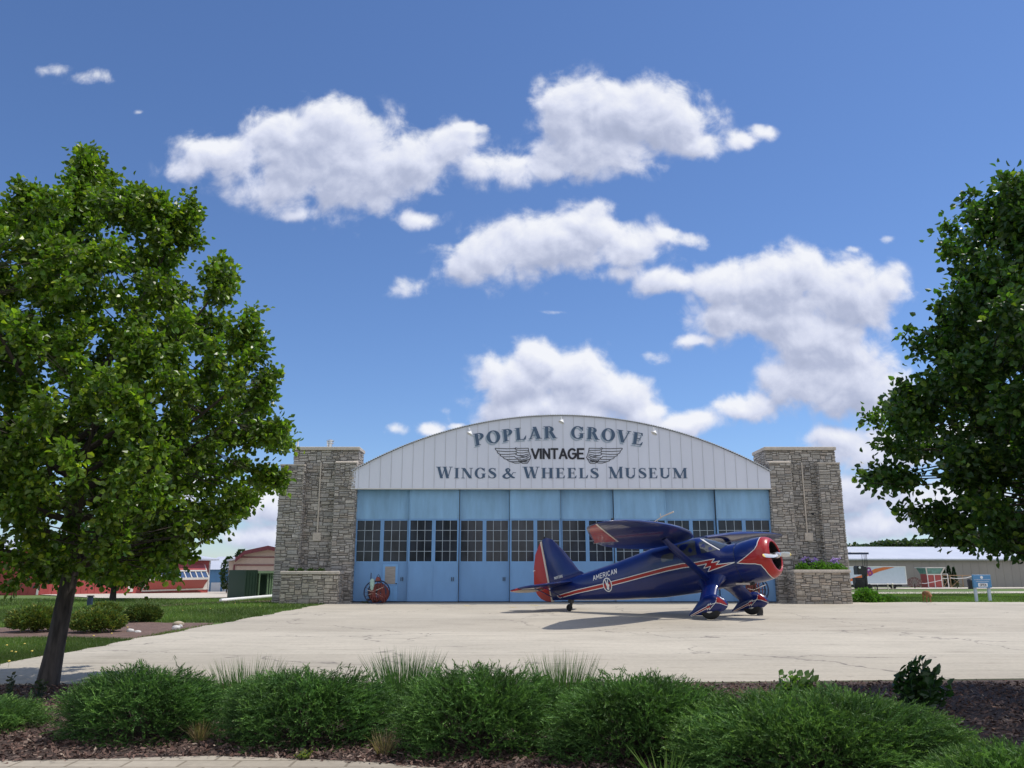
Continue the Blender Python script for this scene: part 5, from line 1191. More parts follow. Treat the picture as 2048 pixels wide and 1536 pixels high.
# dwarf evergreen shrubs in the left bed
def evergreen(label,x0,x1,yt,yb,seed,c=(.10,.16,.035)):
    pb=G((x0+x1)/2,yb-6); Y=pb.y+.35; a=P(x0,yb,Y);b_=P(x1,yb,Y); r=(b_.x-a.x)/2; h=P((x0+x1)/2,yt,Y).z; rng=np.random.default_rng(seed); n=9000
    t=empty('evergreen_shrub',(pb.x,Y,0),0,label,'shrub','dwarf evergreens in the left planting bed')
    ph=rng.uniform(0,2*PI,n); el=np.arcsin(rng.uniform(-.45,1,n)); dp=rng.uniform(.75,1.03,n); lump=1+.09*np.sin(4*ph+seed)+.08*np.sin(7*ph+3*el)+.05*np.sin(13*ph-5*el)
    p=np.stack([np.cos(el)*np.cos(ph)*r,np.cos(el)*np.sin(ph)*r,np.sin(el)*h*.56+h*.44],1)*(dp*lump)[:,None]; p[:,2]=np.maximum(p[:,2],.02)
    d=unit(p-np.array([0,0,h*.3])+rng.normal(size=(n,3))*.22+np.array([0,0,.12])); L=rng.uniform(.04,.09,n); cols=frame_cols(rng,n,c,.3,.25); cols[rng.random(n)<.35]*=np.array([1.8,1.45,1.0])
    V,cc=leaves(p,d,L,L*.20,cols,rng,.3); nmesh('foliage',V,cc,JUN,t)
    s=MB(); rn_=random.Random(seed)
    for k in range(24):
        a2=rn_.uniform(0,2*PI); q=Vector((math.cos(a2)*r*.7,math.sin(a2)*r*.7,h*rn_.uniform(.4,.85))); s.tube([(0,0,0),q*.45,q],[.02,.012,.004],5,cap=False)
    s.build('stems',M['twig'],t)
evergreen('rounded yellow green evergreen shrub left of the leaning trunk',8,98,1216,1272,81)
evergreen('rounded yellow green evergreen shrub just right of the leaning trunk',132,222,1222,1273,82)
evergreen('small evergreen shrub half hidden behind the one right of the trunk',172,224,1209,1243,83)
evergreen('darker small evergreen shrub at the right end of the planting bed',238,306,1213,1251,84,(.07,.12,.03))
# rocks
def rock(label,x0,x1,yt,yb,seed,mat,flat=1.):
    p=G((x0+x1)/2,yb); a=P(x0,yb,p.y);b_=P(x1,yb,p.y); r=(b_.x-a.x)/2; h=P(x0,yt,p.y).z; bm=bmesh.new(); bmesh.ops.create_icosphere(bm,subdivisions=3,radius=1); rn_=random.Random(seed); ns=[Vector((rn_.gauss(0,1),rn_.gauss(0,1),rn_.gauss(0,1))).normalized() for _ in range(9)]
    for v in bm.verts:
        q=v.co.copy(); m_=min(.85/max(.05,q.dot(k)) if q.dot(k)>0 else 9 for k in ns); f=min(1,m_); v.co=Vector((q.x*f*r,q.y*f*r*.8,(q.z*f*.62+.3)*h))
    me=bpy.data.meshes.new('rock'); bm.to_mesh(me); bm.free(); me.materials.append(mat); o=bpy.data.objects.new('rock',me); col.objects.link(o); o.location=(p.x,p.y,0); tag(o,label,'rock','rocks in the planting bed')
rock('small white rock in the bed below the dark shrub',253,268,1256,1264,1,M['rock']); rock('flat white rock right beside the small white one',268,282,1260,1265,2,M['rock'])
rock('white rock in front of the tan one near the bed tip',343,361,1249,1260,3,M['rock']); rock('flat tan rock near the tip of the planting bed',345,368,1241,1252,4,M['rocktan']); rock('low white rock wedged right of the larger white rock',356,365,1248,1255,5,M['rock'])
# flowers and greenery in the planters
def bushlet(name,label,x0,x1,yt,yb,Y,seed,c,n=1500,L0=.06,cat='plant',depth=.25,grp=None,mat=None,z0=None):
    a=P(x0,yb,Y);b_=P(x1,yb,Y); r=(b_.x-a.x)/2; zt=P(x0,yt,Y).z; zb=z0 if z0 is not None else a.z; h=zt-zb; rng=np.random.default_rng(seed)
    t=empty(name,((a.x+b_.x)/2,Y,zb),0,label,cat,grp); ph=rng.uniform(0,2*PI,n); el=np.arcsin(rng.uniform(-.1,1,n)); lump=1+.15*np.sin(5*ph+seed)+.12*np.sin(9*ph+3*el)
    p=np.stack([np.cos(el)*np.cos(ph)*r,np.cos(el)*np.sin(ph)*depth,np.abs(np.sin(el))*h],1)*(rng.uniform(.5,1.05,n)*lump)[:,None]
    d=unit(p/np.array([r,depth,h])+rng.normal(size=(n,3))*.6+np.array([0,0,.3])); L=L0*rng.uniform(.6,1.3,n); V,cc=leaves(p,d,L,L*.38,frame_cols(rng,n,c,.3),rng,.3); nmesh('leaves',V,cc,mat or LEAF,t); return t
for k,(x0,x1,yt) in enumerate(((1590,1625,1128),(1625,1662,1124),(1655,1690,1128))):
    bushlet('planter_greenery',('light green foliage at the left end of the right planter','light green foliage in the middle of the right planter','light green foliage at the right end of the right planter')[k],x0,x1,yt,1141,YP+.30+.02*k,90+k,(.10,.22,.03),900,.07,grp='green plants in the right planter')
def phlox(label,x0,x1,yt,yb,seed):
    Y=YP+.62; a=P(x0,yb,Y);b_=P(x1,yb,Y); zb=1.36; zt=P(x0,yt,Y).z; rn_=random.Random(seed); t=empty('purple_flowers',((a.x+b_.x)/2,Y,zb),0,label,'flowers','purple flowers in the right planter'); S=MB();Fm=MB();r=(b_.x-a.x)/2
    for k in range(34):
        x=rn_.uniform(-r,r); y=rn_.uniform(-.15,.15); h=(zt-zb)*rn_.uniform(.55,1.); S.tube([(x*.8,y*.6,0),(x,y,h)],.006,4,cap=False)
        for q in range(10): c=Vector((x+rn_.gauss(0,.035),y+rn_.gauss(0,.03),h+rn_.gauss(0,.028))); n_=Vector((rn_.gauss(0,1),-abs(rn_.gauss(0,1))-.3,rn_.gauss(0,1)+.4)).normalized(); u=n_.orthogonal().normalized()*.022; v=n_.cross(u); Fm.add([c+u,c+v,c-u,c-v],[(0,1,2,3)],rn_.choice([(.40,.25,.62),(.52,.38,.72),(.30,.18,.55)]))
    S.build('stems',M['greenmetal'],t); Fm.build('blossoms',M['chip'],t)
phlox('wide patch of purple flowers above the middle of the right planter',1602,1638,1114,1130,1); phlox('smaller patch of purple flowers at the right end of the right planter',1664,1678,1117,1130,2)
bushlet('dark_foliage','dark leaves under the purple flowers of the right planter',1600,1640,1122,1138,YP+.66,95,(.05,.10,.03),700,.07)
for k,(x0,x1) in enumerate(((578,590),(594,608),(614,630),(634,650))): bushlet('planter_sprout',('leftmost','second from the left','third from the left','rightmost')[k]+' of the small green sprouts in the left planter',x0,x1,1137,1144,YP+.5,101+k,(.09,.18,.03),220,.05,grp='sprouts in the left planter',depth=.12)
bushlet('garden_plants','lush light green plants along the wall right of the right pillar',1708,1760,1181,1206,37.0,110,(.10,.22,.035),3500,.10,'plants',.5)
bushlet('ground_cover','low spreading green plants beside the apron right of the pillar',1752,1797,1192,1206,37.2,111,(.09,.19,.035),2200,.08,'plants',.4)
bushlet('weeds','small weeds at the foot of the left end of the blue doors',722,745,1203,1209,35.9,112,(.12,.15,.05),160,.05,'weeds',.08)

# ------------------------------------------------------------------ background buildings (each in its own wall frame: x along the wall, -y to the viewer)
def wallframe(name,label,cat,pa,pb,Y=None,group=None):
    if Y is None: a=G(*pa); b=G(*pb)
    else:
        a=P(pa[0],pa[1],Y[0]); b=P(pb[0],pb[1],Y[1]); a.z=terr(a.x,a.y); b.z=terr(b.x,b.y)
    rz=math.atan2(b.y-a.y,b.x-a.x); t=empty(name,tuple(a),rz,label,cat,group)
    u=Vector((math.cos(rz),math.sin(rz),0)); n=Vector((math.sin(rz),-math.cos(rz),0)); wlen=(b-a).length
    def loc(x,y):   # pixel on the wall plane -> local (x,z)
        d=ray(x,y); o=Vector((0,0,CH)); k=(a-o).dot(n)/d.dot(n); p=o+d*k; return ((p-a).dot(u),p.z-a.z)
    return t,loc,wlen
def ribs(mb,x0,x1,z0,z1,y,step,w_=.025,d=.02):
    x=x0+step/2
    while x<x1: mb.box(x-w_/2,x+w_/2,y-d,y-.001,z0,z1); x+=step
# red hangar with folding door
t,loc,W=wallframe('red_hangar','long red metal hangar with a half folded door and a white framed window row','hangar',(80,1190.3),(415,1186.3))
hh=loc(414,1121)[1]
mb=MB(); mb.box(0,W,0,14,-.3,hh); ribs(mb,0,loc(250,1180)[0],.0,hh-.1,0,.6); mb.build('wall',M['redwall2'],t)
mb=MB(); mb.add([(-.4,-.55,hh),(W+.5,-.55,hh),(W+.5,14.5,hh),(-.4,14.5,hh),(-.4,7,hh+1.25),(W+.5,7,hh+1.25),(-.4,-.55,hh+.14),(W+.5,-.55,hh+.14)],[(0,1,7,6),(6,7,5,4),(4,5,2,3),(0,6,4,3),(1,2,5,7),(0,3,2,1)]); mb.build('roof',M['whiteroof'],t)
mb=MB(); 
for x in (0,W-.12): mb.box(x,x+.14,-.06,-.002,0,hh-.02)
mb.build('corner_trim',M['whitetrim'],t)
x0=loc(281,1187)[0]; x1=loc(402,1186)[0]; zt=loc(400,1129)[1]; zc=loc(400,1157.5)[1]; zw=loc(400,1141)[1]; po=.62
def slab(mb,x0,x1,y0,z0,y1,z1,th=.06): # panel leaning between two lines
    mb.add([(x0,y0,z0),(x1,y0,z0),(x1,y1,z1),(x0,y1,z1),(x0,y0-th,z0),(x1,y0-th,z0),(x1,y1-th,z1),(x0,y1-th,z1)],[(0,3,2,1),(4,5,6,7),(0,1,5,4),(1,2,6,5),(2,3,7,6),(3,0,4,7)])
mb=MB(); slab(mb,x0,x1,-.08,.1,-po,zc); yw=-po+(po-.08)*(zw-zc)/(zt-zc); slab(mb,x0,x1,yw,zw,-.08,zt); dr=mb.build('folding_door',M['redwall2'],t)
mb=MB(); slab(mb,x0-.03,x1+.03,-.06,.0,-.11,.12,.08); slab(mb,x0-.05,x1+.05,-po-.02,zc-.06,-po-.02,zc+.12,.08); slab(mb,x0-.05,x1+.05,yw-.03,zw-.07,yw-.01,zw+.05,.08)
nW=10
for k in range(nW+1): xx=x0+(x1-x0)*k/nW; slab(mb,xx-.05,xx+.05,-po-.03,zc+.12,yw-.03,zw-.07,.06)
for xx in (x0-.05,x1-.03): slab(mb,xx,xx+.08,-.10,.12,-po-.01,zc-.06,.04); slab(mb,xx,xx+.08,yw-.03,zw+.05,-.10,zt,.04)
o=mb.build('door_frame',M['whitetrim'],dr)
mb=MB(); slab(mb,x0,x1,-po+.01,zc+.1,yw+.01,zw-.05,.03); mb.build('glass_pane',M['winblue'],dr)
mb=MB(); a,b_=loc(254,1188)[0],loc(264,1188)[0]; mb.box(a,b_,-.05,-.002,.02,loc(258,1164)[1]); mb.box(a+.35,b_-.35,-.06,-.051,.9,1.5) if b_-a>1 else None; mb.build('door',M['whitetrim'],t)
mb=MB(); a=loc(404,1186)[0]; mb.add([(a,-.04,0),(W-.15,-.04,0),(W-.15,-.04,loc(410,1163)[1]),(a+.35,-.04,loc(410,1163)[1])],[(0,1,2,3)]); mb.build('side_door',M['whitetrim'],t)
for q in (412,250): pass
t,loc,W=wallframe('dark_red_hangar','darker red hangar wall at the left picture edge beside the long red hangar','hangar',(-260,1191),(79,1190.6))
mb=MB(); hh=2.9; mb.box(0,W-.1,.0,.0+10,-.3,hh); ribs(mb,0,W-.2,.0,hh-.1,0,.5); mb.build('wall',M['redwall'],t)
mb=MB(); mb.add([(-.4,-.4,hh),(W,-.4,hh),(W,10.2,hh),(-.4,10.2,hh),(-.4,5,hh+.9),(W,5,hh+.9)],[(0,1,5,4),(4,5,2,3),(0,4,3),(1,2,5),(0,3,2,1)]); mb.build('roof',M['whiteroof'],t)
mb=MB(); mb.box(W-.22,W-.1,-.05,-.002,0,hh-.01); mb.build('corner_trim',M['whitetrim'],t)
# blue building
t,loc,W=wallframe('blue_hangar','blue hangar with white roof and two pale garage doors between red and tan hangars','hangar',(395,1184),(480,1184),(84,84))
hh=loc(430,1139)[1]; mb=MB(); mb.box(0,W,0,12,-.3,hh); ribs(mb,0,W,.0,hh-.05,0,.7); mb.build('wall',M['bluewall'],t)
rt=loc(430,1118.5)[1]; mb=MB(); mb.add([(-.3,-.4,hh),(W+.3,-.4,hh),(W+.3,12.4,hh),(-.3,12.4,hh),(-.3,6,rt+.35),(W+.3,6,rt+.35)],[(0,1,5,4),(4,5,2,3),(0,4,3),(1,2,5),(0,3,2,1)]); mb.build('roof',M['whiteroof'],t)
for (a,b_) in ((421.5,440.5),(445,462),(413,418.5)):
    mb=MB(); mb.box(loc(a,1180)[0],loc(b_,1180)[0],-.06,-.024,.0,loc(a,1165)[1]); 
    for k in (1,2,3): mb.box(loc(a,1180)[0],loc(b_,1180)[0],-.068,-.061,loc(a,1165)[1]*k/4-.02,loc(a,1165)[1]*k/4+.02)
    mb.build('garage_door',M['greydoor'],t)
# tan gambrel hangar
t,loc,W=wallframe('tan_hangar','tan hangar with dark red trimmed barn shaped gable left of the stone pillar','hangar',(457.5,1185.4),(622,1185.4),(64,64))
he=loc(458,1123)[1]; prof_=[(loc(457.5,1123)[0],he),(loc(475,1121)[0],he+.10),(loc(493,1105.5)[0],loc(493,1105.5)[1]),(loc(540,1095.5)[0],loc(540,1095.5)[1])]; cxg=prof_[3][0]; pr2=prof_+[(2*cxg-x,z) for x,z in prof_[2::-1]]; W=2*cxg
mb=MB(); n=len(pr2); vs=[(x,0,z) for x,z in pr2]+[(W,0,-.3),(0,0,-.3)]; vs+=[(x,15,z) for x,_,z in vs]; m=n+2
mb.add(vs,[tuple(range(m))[::-1],tuple(range(m,2*m))]+[(k,(k+1)%m,m+(k+1)%m,m+k) for k in range(m)]); ribs(mb,0,.85,.0,he-.05,0,.3); mb.build('wall',M['tanwall'],t,recalc=True)
mb=MB()
for k in range(n-1):
    (x0,z0),(x1,z1)=pr2[k],pr2[k+1]; mb.add([(x0,-.5,z0+.02),(x1,-.5,z1+.02),(x1,15.5,z1+.02),(x0,15.5,z0+.02),(x0,-.5,z0+.14),(x1,-.5,z1+.14),(x1,15.5,z1+.14),(x0,15.5,z0+.14)],[(0,3,2,1),(4,5,6,7),(0,1,5,4),(1,2,6,5),(2,3,7,6),(3,0,4,7)])
mb.build('roof',M['whiteroof'],t)
mb=MB()
for k in range(1,n-2):
    (x0,z0),(x1,z1)=pr2[k],pr2[k+1]; mb.add([(x0,-.56,z0-.16),(x1,-.56,z1-.16),(x1,-.56,z1+.15),(x0,-.56,z0+.15),(x0,-.51,z0-.16),(x1,-.51,z1-.16),(x1,-.51,z1+.15),(x0,-.51,z0+.15)],[(0,3,2,1),(4,5,6,7),(0,1,5,4),(1,2,6,5),(2,3,7,6),(3,0,4,7)][:2]+[(0,1,2,3)])
xd=loc(469,1130)[0]; zd=loc(469,1129)[1]; mb.box(xd-.05,xd+.05,-.08,-.003,0,zd); mb.box(xd,W-xd,-.085,-.003,zd-.08,zd+.0); mb.box(xd,W-xd,-.05,-.003,zd+.52,zd+.60)
mb.build('dark_trim',M['maroon'],t)
a=loc(471,1142); b_=loc(500,1158); mb=MB(); mb.box(a[0],W-a[0],-.06,-.004,b_[1],a[1]); wn_=mb.build('window_band',M['maroon'],t)
mb=MB(); x=a[0]+.12
while x<W-a[0]-.5: mb.box(x,x+.42,-.07,-.061,b_[1]+.1,a[1]-.08); x+=.55
mb.build('glass_pane',M['winblue'],wn_)
# green metal enclosure and the pale pipe in front
t,loc,W=wallframe('metal_enclosure','dark green sheet metal enclosure with pale green posts beside the left stone pillar','enclosure',(488,1199),(553,1197))
hh=loc(500,1140)[1]; xs_=loc(513,1180)[0]; mb=MB(); mb.box(0,xs_,0,1.6,0,hh); ribs(mb,0,xs_,.02,hh-.02,0,.16,.02,.015); mb.build('cabinet',M['greenmetal'],t)
mb=MB(); mb.box(xs_+.02,W,.35,1.5,0,hh-.10); mb.build('rear_panel',M['greenmetal'],t)
mb=MB()
for x in (524,): x_=loc(x,1180)[0]; mb.box(x_,x_+.02,.30,.349,.05,hh-.12)
mb.box(xs_+.02,W,-.02,.3,hh-.16,hh-.05); mb.box(xs_+.1,xs_+.14,-.03,.34,.04,hh-.17)
for x in (535,540,544): x_=loc(x,1180)[0]; mb.box(x_,x_+.055,.05,.12,.05,hh-.17)
mb.build('post',M['greentrim'],t)
a=G(441,1204); b_=G(548,1197); mb=MB(); mb.tube([(0,0,.06),((b_.x-a.x)*.5,(b_.y-a.y)*.5,.09),(b_.x-a.x,b_.y-a.y,.12)],.085,12); o=mb.build('drain_pipe',M['white'],smooth=True,loc=(a.x,a.y,0)); tag(o,'long pale pipe lying on the grass left of the stone pillar','pipe')
p=G(179,1212); t=empty('lawn_light',(p.x,p.y,0),0,'short dark blue box shaped lawn light left of the small tree','lamp'); mb=MB(); mb.bbox(-.09,.09,-.08,.08,0,.36,.02); mb.build('housing',M['navy'],t); mb=MB(); mb.bbox(-.11,.11,-.10,.10,.36,.41,.01); mb.build('cap',M['black'],t)
# ------------------------------------------------------------------ right background
t,loc,W=wallframe('long_hangar','long low taupe metal building with white roof beyond the right pillar','building',(1640,1174.3),(2420,1173.6))
hh=loc(1890,1120.5)[1]; mb=MB(); mb.box(0,W,0,16,-.4,hh); ribs(mb,0,W,.0,hh-.05,0,1.0,.03,.02); mb.build('wall',M['taupewall'],t)
rt=loc(1800,1100)[1]; mb=MB(); mb.add([(-.4,-.5,hh),(W+.4,-.5,hh),(W+.4,16.4,hh),(-.4,16.4,hh),(-.4,8,hh+1.75),(W+.4,8,hh+1.75),(-.4,-.5,hh+.16),(W+.4,-.5,hh+.16)],[(0,1,7,6),(6,7,5,4),(4,5,2,3),(0,6,4,3),(1,2,5,7),(0,3,2,1)]); ro=mb.build('roof',M['whiteroof'],t)
# box truck
t,loc,W=wallframe('box_truck','white box truck with an orange diagonal stripe parked at the taupe building','truck',(1690,1178.6),(1815,1178.2))
z0=loc(1760,1168.5)[1]; z1=loc(1760,1133)[1]; W=loc(1812,1150)[0]; mb=MB(); mb.bbox(0,W,0,2.2,z0,z1,.03); bx=mb.build('cargo_box',M['truckside'],t)
mb=MB(); mb.box(-.0,W+.02,-.03,-.004,z0-.02,z0+.09); mb.box(W-.07,W+.02,-.032,-.004,z0+.09,z1-.02); mb.box(0,W+.02,-.028,-.004,z1-.05,z1+.02); mb.build('rail',M['white'],bx)
q=lambda x,y: loc(x,y)
def tri3(mb,pts,y): mb.add([(a,y,b) for a,b in pts],[tuple(range(len(pts)))])
mb=MB(); tri3(mb,[q(1700,1163),q(1726,1156),q(1758,1143),q(1790,1134.2),q(1768,1134.2),q(1750,1137.5),q(1726,1149),q(1700,1158)],-.010); mb.build('diagonal_stripe',M['orange'],bx)
mb=MB()
bx0,bz0=q(1739,1151); s=(z1-z0)*.40; ca,sa_=math.cos(R(22)),math.sin(R(22))
sans(mb,'B',lambda u,v,e:(bx0+u*ca-v*sa_,-.016-e,bz0+u*sa_+v*ca),0,s,s*.22,eps=.002); mb.build('lettering',M['purple'],bx)
mb=MB(); mb.box(.1,W-.3,.3,1.9,z0-.22,z0-.01); mb.build('chassis',M['black'],t)
mb=MB(); mb.bbox(-2.0,-.05,.1,2.1,z0-.3,z1-.5,.08); mb.build('cab',M['white'],t)
for x in (W*.22,W*.80):
    mb=MB(); mb.lathe([(0,-.12),(.30,-.12),(.36,-.06),(.36,.06),(.30,.12),(0,.12)],20,M=Matrix.Translation((x,.25,.34))@Matrix.Rotation(PI/2,4,'X')); mb.build('wheel',M['tyre'],t,smooth=True)
# tractor with canopy
p=G(1733,1180); t=empty('canopy_tractor',(p.x,p.y,p.z),0,'black tractor with dark canopy roof standing by the right pillar edge','tractor'); k=p.y/1660
mb=MB(); mb.bbox(-1.3,.30,-.5,.5,70*k,74*k,.03); mb.build('canopy',M['navy'],t)
mb=MB(); 
for x in (-.12,.0,.10): mb.tube([(x-.02,-.45,40*k),(x,-.45,71*k)],.022,6)
mb.tube([(.05,.45,40*k),(.08,.45,71*k)],.022,6); mb.build('roof_post',M['black'],t,smooth=True)
mb=MB(); mb.bbox(-.8,.06,-.45,.45,30*k,47*k,.06); mb.build('engine_hood',M['binblack'],t)
mb=MB(); mb.bbox(-.16,.06,-.3,.3,0,31*k,.03); mb.bbox(-1.0,-.17,-.35,.35,6*k,24*k,.04); mb.build('chassis',M['black'],t)
for x,r in ((-.75,.42),(.06,.26)):
    mb=MB(); mb.lathe([(0,-.1),(r*.8,-.1),(r,-.05),(r,.05),(r*.8,.1),(0,.1)],20,M=Matrix.Translation((x,-.5,r))@Matrix.Rotation(PI/2,4,'X')); mb.build('wheel',M['tyre'],t,smooth=True)
mb=MB(); mb.lathe([(.0,0),(.09,.01),(.1,.05),(0,.06)],12,M=Matrix.Translation((-.62,-.47,44*k))@Matrix.Rotation(PI/2,4,'X')); mb.build('headlight',M['white'],t,smooth=True)
# small posts near the truck
for (x,y,h,m_,lab) in ((1755,1181,.50,'black','short black path light in front of the box truck'),(1776.5,1179.5,.55,'cream','left one of two short pale bollards before the truck'),(1786,1180.5,.58,'cream','right one of two short pale bollards before the truck')):
    p=G(x,y); t=empty('bollard',tuple(p),0,lab,'bollard','short posts near the truck'); mb=MB(); mb.lathe([(.05,0),(.05,h*.75)],10); mb.build('post',M[m_],t); mb=MB(); mb.lathe([(.05,h*.75),(.10,h*.78),(.10,h*.9),(.03,h),(0,h)],10); mb.build('cap',M[m_],t)
# red shed with glazed tower top
p=G(1871,1176); k=p.y/1655; t=empty('red_shed',tuple(p),R(-4),'small red shed with white trim and a glazed teal cab on top','shed')
mb=MB(); mb.box(-14*k,14*k,-.0,1.6,0,27*k); mb.build('wall',M['redwall2'],t)
mb=MB()
for x in (-14,-.8,13): mb.box(x*k,(x+1.6)*k,-.05,-.003,0,27*k)
mb.box(-15*k,15*k,-.06,-.051,25.5*k,27.5*k); mb.box(-14*k,14*k,-.06,-.051,0,1.5*k); mb.build('trim',M['whitetrim'],t)
mb=MB(); x0,x1,xa_,xb_=-14.5*k,13*k,-18*k,17*k; mb.add([(x0,-.1,27.6*k),(x1,-.1,27.6*k),(x1,1.6,27.6*k),(x0,1.6,27.6*k),(xa_,-.45,39*k),(xb_,-.45,39*k),(xb_,2,39*k),(xa_,2,39*k)],[(0,3,2,1),(4,5,6,7),(0,1,5,4),(1,2,6,5),(2,3,7,6),(3,0,4,7)]); cb_=mb.build('glazed_cab',M['teal'],t)
mb=MB(); mb.box(-20*k,19*k,-.6,2.2,39*k,40.6*k); 
for a,b_ in ((x0,xa_),(x1,xb_)): mb.bar((a,-.13,27.6*k),(b_,-.49,39*k),.10)
mb.build('cab_frame',M['whitetrim'],cb_)
# white gate and wooden cross braced fence
p=G(1895,1175); t=empty('cross_braced_fence',tuple(p),0,'light wooden fence with X bracing right of the red shed','fence'); mb=MB()
for x in (-8,8,34): mb.box(x*k-.04,x*k+.04,-.04,.04,0,24*k)
mb.box(-8*k,56*k,-.045,.045,24*k,25.6*k)
for a,b_ in ((-8,8),(8,34)): mb.bar((a*k,-.05,1*k),(b_*k,-.05,22*k),.07,.03); mb.bar((a*k,-.07,22*k),(b_*k,-.07,1*k),.07,.03)
mb.build('frame',M['woodlight'],t)
p=G(1884,1176); t=empty('white_gate',tuple(p),0,'white framed gate in front of the red shed','gate'); mb=MB()
for x in (-1,14): mb.box((x-.9)*k,(x+.9)*k,-.03,.03,0,28*k)
for z in (0.6,18,26.5): mb.box(-.1*k,13.1*k,-.025,.025,z*k,(z+1.3)*k)
mb.build('frame',M['whitetrim'],t)
p0=G(1838,1176); mb=MB(); pts=[P(x,y,p0.y-.5) for x,y in ((1838,1166),(1850,1167),(1866,1164),(1884,1160))]; mb.tube(pts,.03,6); o=mb.build('white_rail',M['white'],smooth=True); tag(o,'thin sagging white rail left in front of the red shed','rail')
mb=MB(); pts=[P(x,y,p0.y-.4) for x,y in ((1900,1156),(1915,1157),(1932,1156),(1946,1152))]; mb.tube(pts,.03,6); mb.tube([pts[-1],Vector((pts[-1].x,pts[-1].y,terr(pts[-1].x,pts[-1].y)))],.025,6); o=mb.build('white_rail',M['white'],smooth=True); tag(o,'thin white rail ending beside the black bin','rail')
p=G(1944,1178); t=empty('waste_bin',tuple(p),0,'black bin left of the blue open sign','bin'); mb=MB(); mb.lathe([(6*k,0),(6.6*k,15*k),(6.9*k,15.3*k),(5*k,17.5*k),(0,18*k)],16); mb.build('body',M['binblack'],t,smooth=True)
# conifers behind the shed, red shrub, small tree left
def conifer(name,label,p,h,r,seed,c,n=2600,grp=None,cat='tree',mat=None,rnd=False):
    t=empty(name,tuple(p),0,label,cat,grp); rng=np.random.default_rng(seed); z=rng.random(n); ph=rng.uniform(0,2*PI,n); rr=r*((1-z)**.7 if not rnd else np.sin(PI*np.clip(z*.9+.08,0,1))**.6)*rng.uniform(.5,1.05,n)*(1+.15*np.sin(5*ph+z*20))
    cen=np.stack([rr*np.cos(ph),rr*np.sin(ph),z*h+(.05 if not rnd else h*.12)],1); d=unit(np.stack([np.cos(ph),np.sin(ph),rng.uniform(-.1,.9,n)],1)+rng.normal(size=(n,3))*.3); L=rng.uniform(.5,1.3,n)*h*.055; V,cc=leaves(cen,d,L,L*.35,frame_cols(rng,n,c,.35),rng,.2); nmesh('crown',V,cc,LEAF,t)
    mb=MB(); mb.tube([(0,0,-.1),(0,0,h*.5)],[r*.10,r*.05],7); mb.build('trunk',M['twig'],t); return t
for j,(x,h) in enumerate(((1896,40),(1907,44),(1917,41))):
    p=G(x,1174.8); p.y+=.6; conifer('conifer',('leftmost of three dark conifers against the taupe wall','middle and tallest of three dark conifers against the taupe wall','rightmost of three dark conifers against the taupe wall')[j],p,h*k,6.5*k,120+j,(.02,.055,.022),1500,'dark conifers by the taupe building')
p=G(1830,1177); conifer('red_shrub','dark red leaved shrub between the truck and the red shed',p,18*k,15*k,130,(.10,.025,.03),1800,None,'shrub',rnd=True)
p=G(1915,1177); conifer('low_shrub','low brownish shrub under the cross braced fence',p,9*k,12*k,131,(.10,.08,.03),900,None,'shrub',rnd=True)
p=P(454,1170,70); p.z=terr(p.x,p.y); conifer('small_tree','slim green tree between the blue and tan hangars',p,(1185-1120)*70/1690,.55,132,(.045,.09,.025),2200,None,'tree',rnd=True)
p=P(478,1170,95); p.z=terr(p.x,p.y); conifer('distant_tree','tree top showing behind the left roof slope of the tan hangar',p,4.2,.9,133,(.04,.075,.03),2000,None,'tree',rnd=True)
# far line of trees on the horizon
rng=np.random.default_rng(140); n=60000; x=np.where(rng.random(n)<.45,rng.uniform(112,175,n),rng.uniform(-330,460,n)); Yf=300+rng.uniform(0,14,n); px_=1024+1600*x/Yf*.99
top=6.5+2.2*np.sin(x*.05)+1.4*np.sin(x*.13+1)+1.1*np.sin(x*.41)+.8*np.sin(x*.9+2); top=np.where((px_>1640)&(px_<1900),top*.45+10.2,top*.75); z=top*rng.random(n)**.6
cen=np.stack([x,Yf,z-3.2],1); d=unit(rng.normal(size=(n,3))); L=rng.uniform(.8,1.7,n); V,cc=leaves(cen,d,L,L*.45,frame_cols(rng,n,(.05,.085,.035),.35),rng,.2); tag(nmesh('far_treeline',V,cc,LEAF),'distant line of green trees along the horizon','treeline',kind='stuff')
# sign
p=G(1970,1203.5); k2=p.y/1640; t=empty('open_sign',tuple(p),0,'blue post mounted sign with a white OPEN panel right of the dog','sign')
mb=MB(); 
mb.bbox(-19.5*k2,16.5*k2,-.05,.05,27*k2,52*k2,.012); bd=mb.build('board',M['signblue'],t)
for x in (-14,13):
    mb=MB(); mb.bbox((x-2.7)*k2,(x+2.7)*k2,.052,.14,0,50*k2,.01); mb.build('post',M['signpost'],t)
mb=MB(); mb.box(-10.5*k2,8*k2,-.062,-.051,29*k2,36*k2); pn=mb.build('open_panel',M['white'],bd)
mb=MB(); h_=4.2*k2; wd=sans_len('OPEN',h_,.25); sans(mb,'OPEN',lambda u,v,e:(-1.2*k2-wd/2+u,-.066-e,30.4*k2+v),0,h_,.72*k2,.25,eps=.001); mb.build('lettering',M['letblack'],pn)
mb=MB(); pts=[(math.cos(2*PI*i/16)*(3.2 if i%2 else 2.5)*k2-2*k2,math.sin(2*PI*i/16)*(3.2 if i%2 else 2.5)*k2+47*k2) for i in range(16)]; tri3(mb,pts,-.056); mb.build('emblem',M['white'],bd)
mb=MB(); rn_=random.Random(4)
for z in (42,38.5):
    x=-17 if z==42 else -14
    while x<(13 if z==42 else 10):
        l=rn_.uniform(1.0,1.8); mb.box(x*k2,(x+l)*k2,-.058,-.051,z*k2,(z+rn_.uniform(1.0,1.6))*k2); x+=l+.7
mb.build('text_line',M['signpost'],bd)
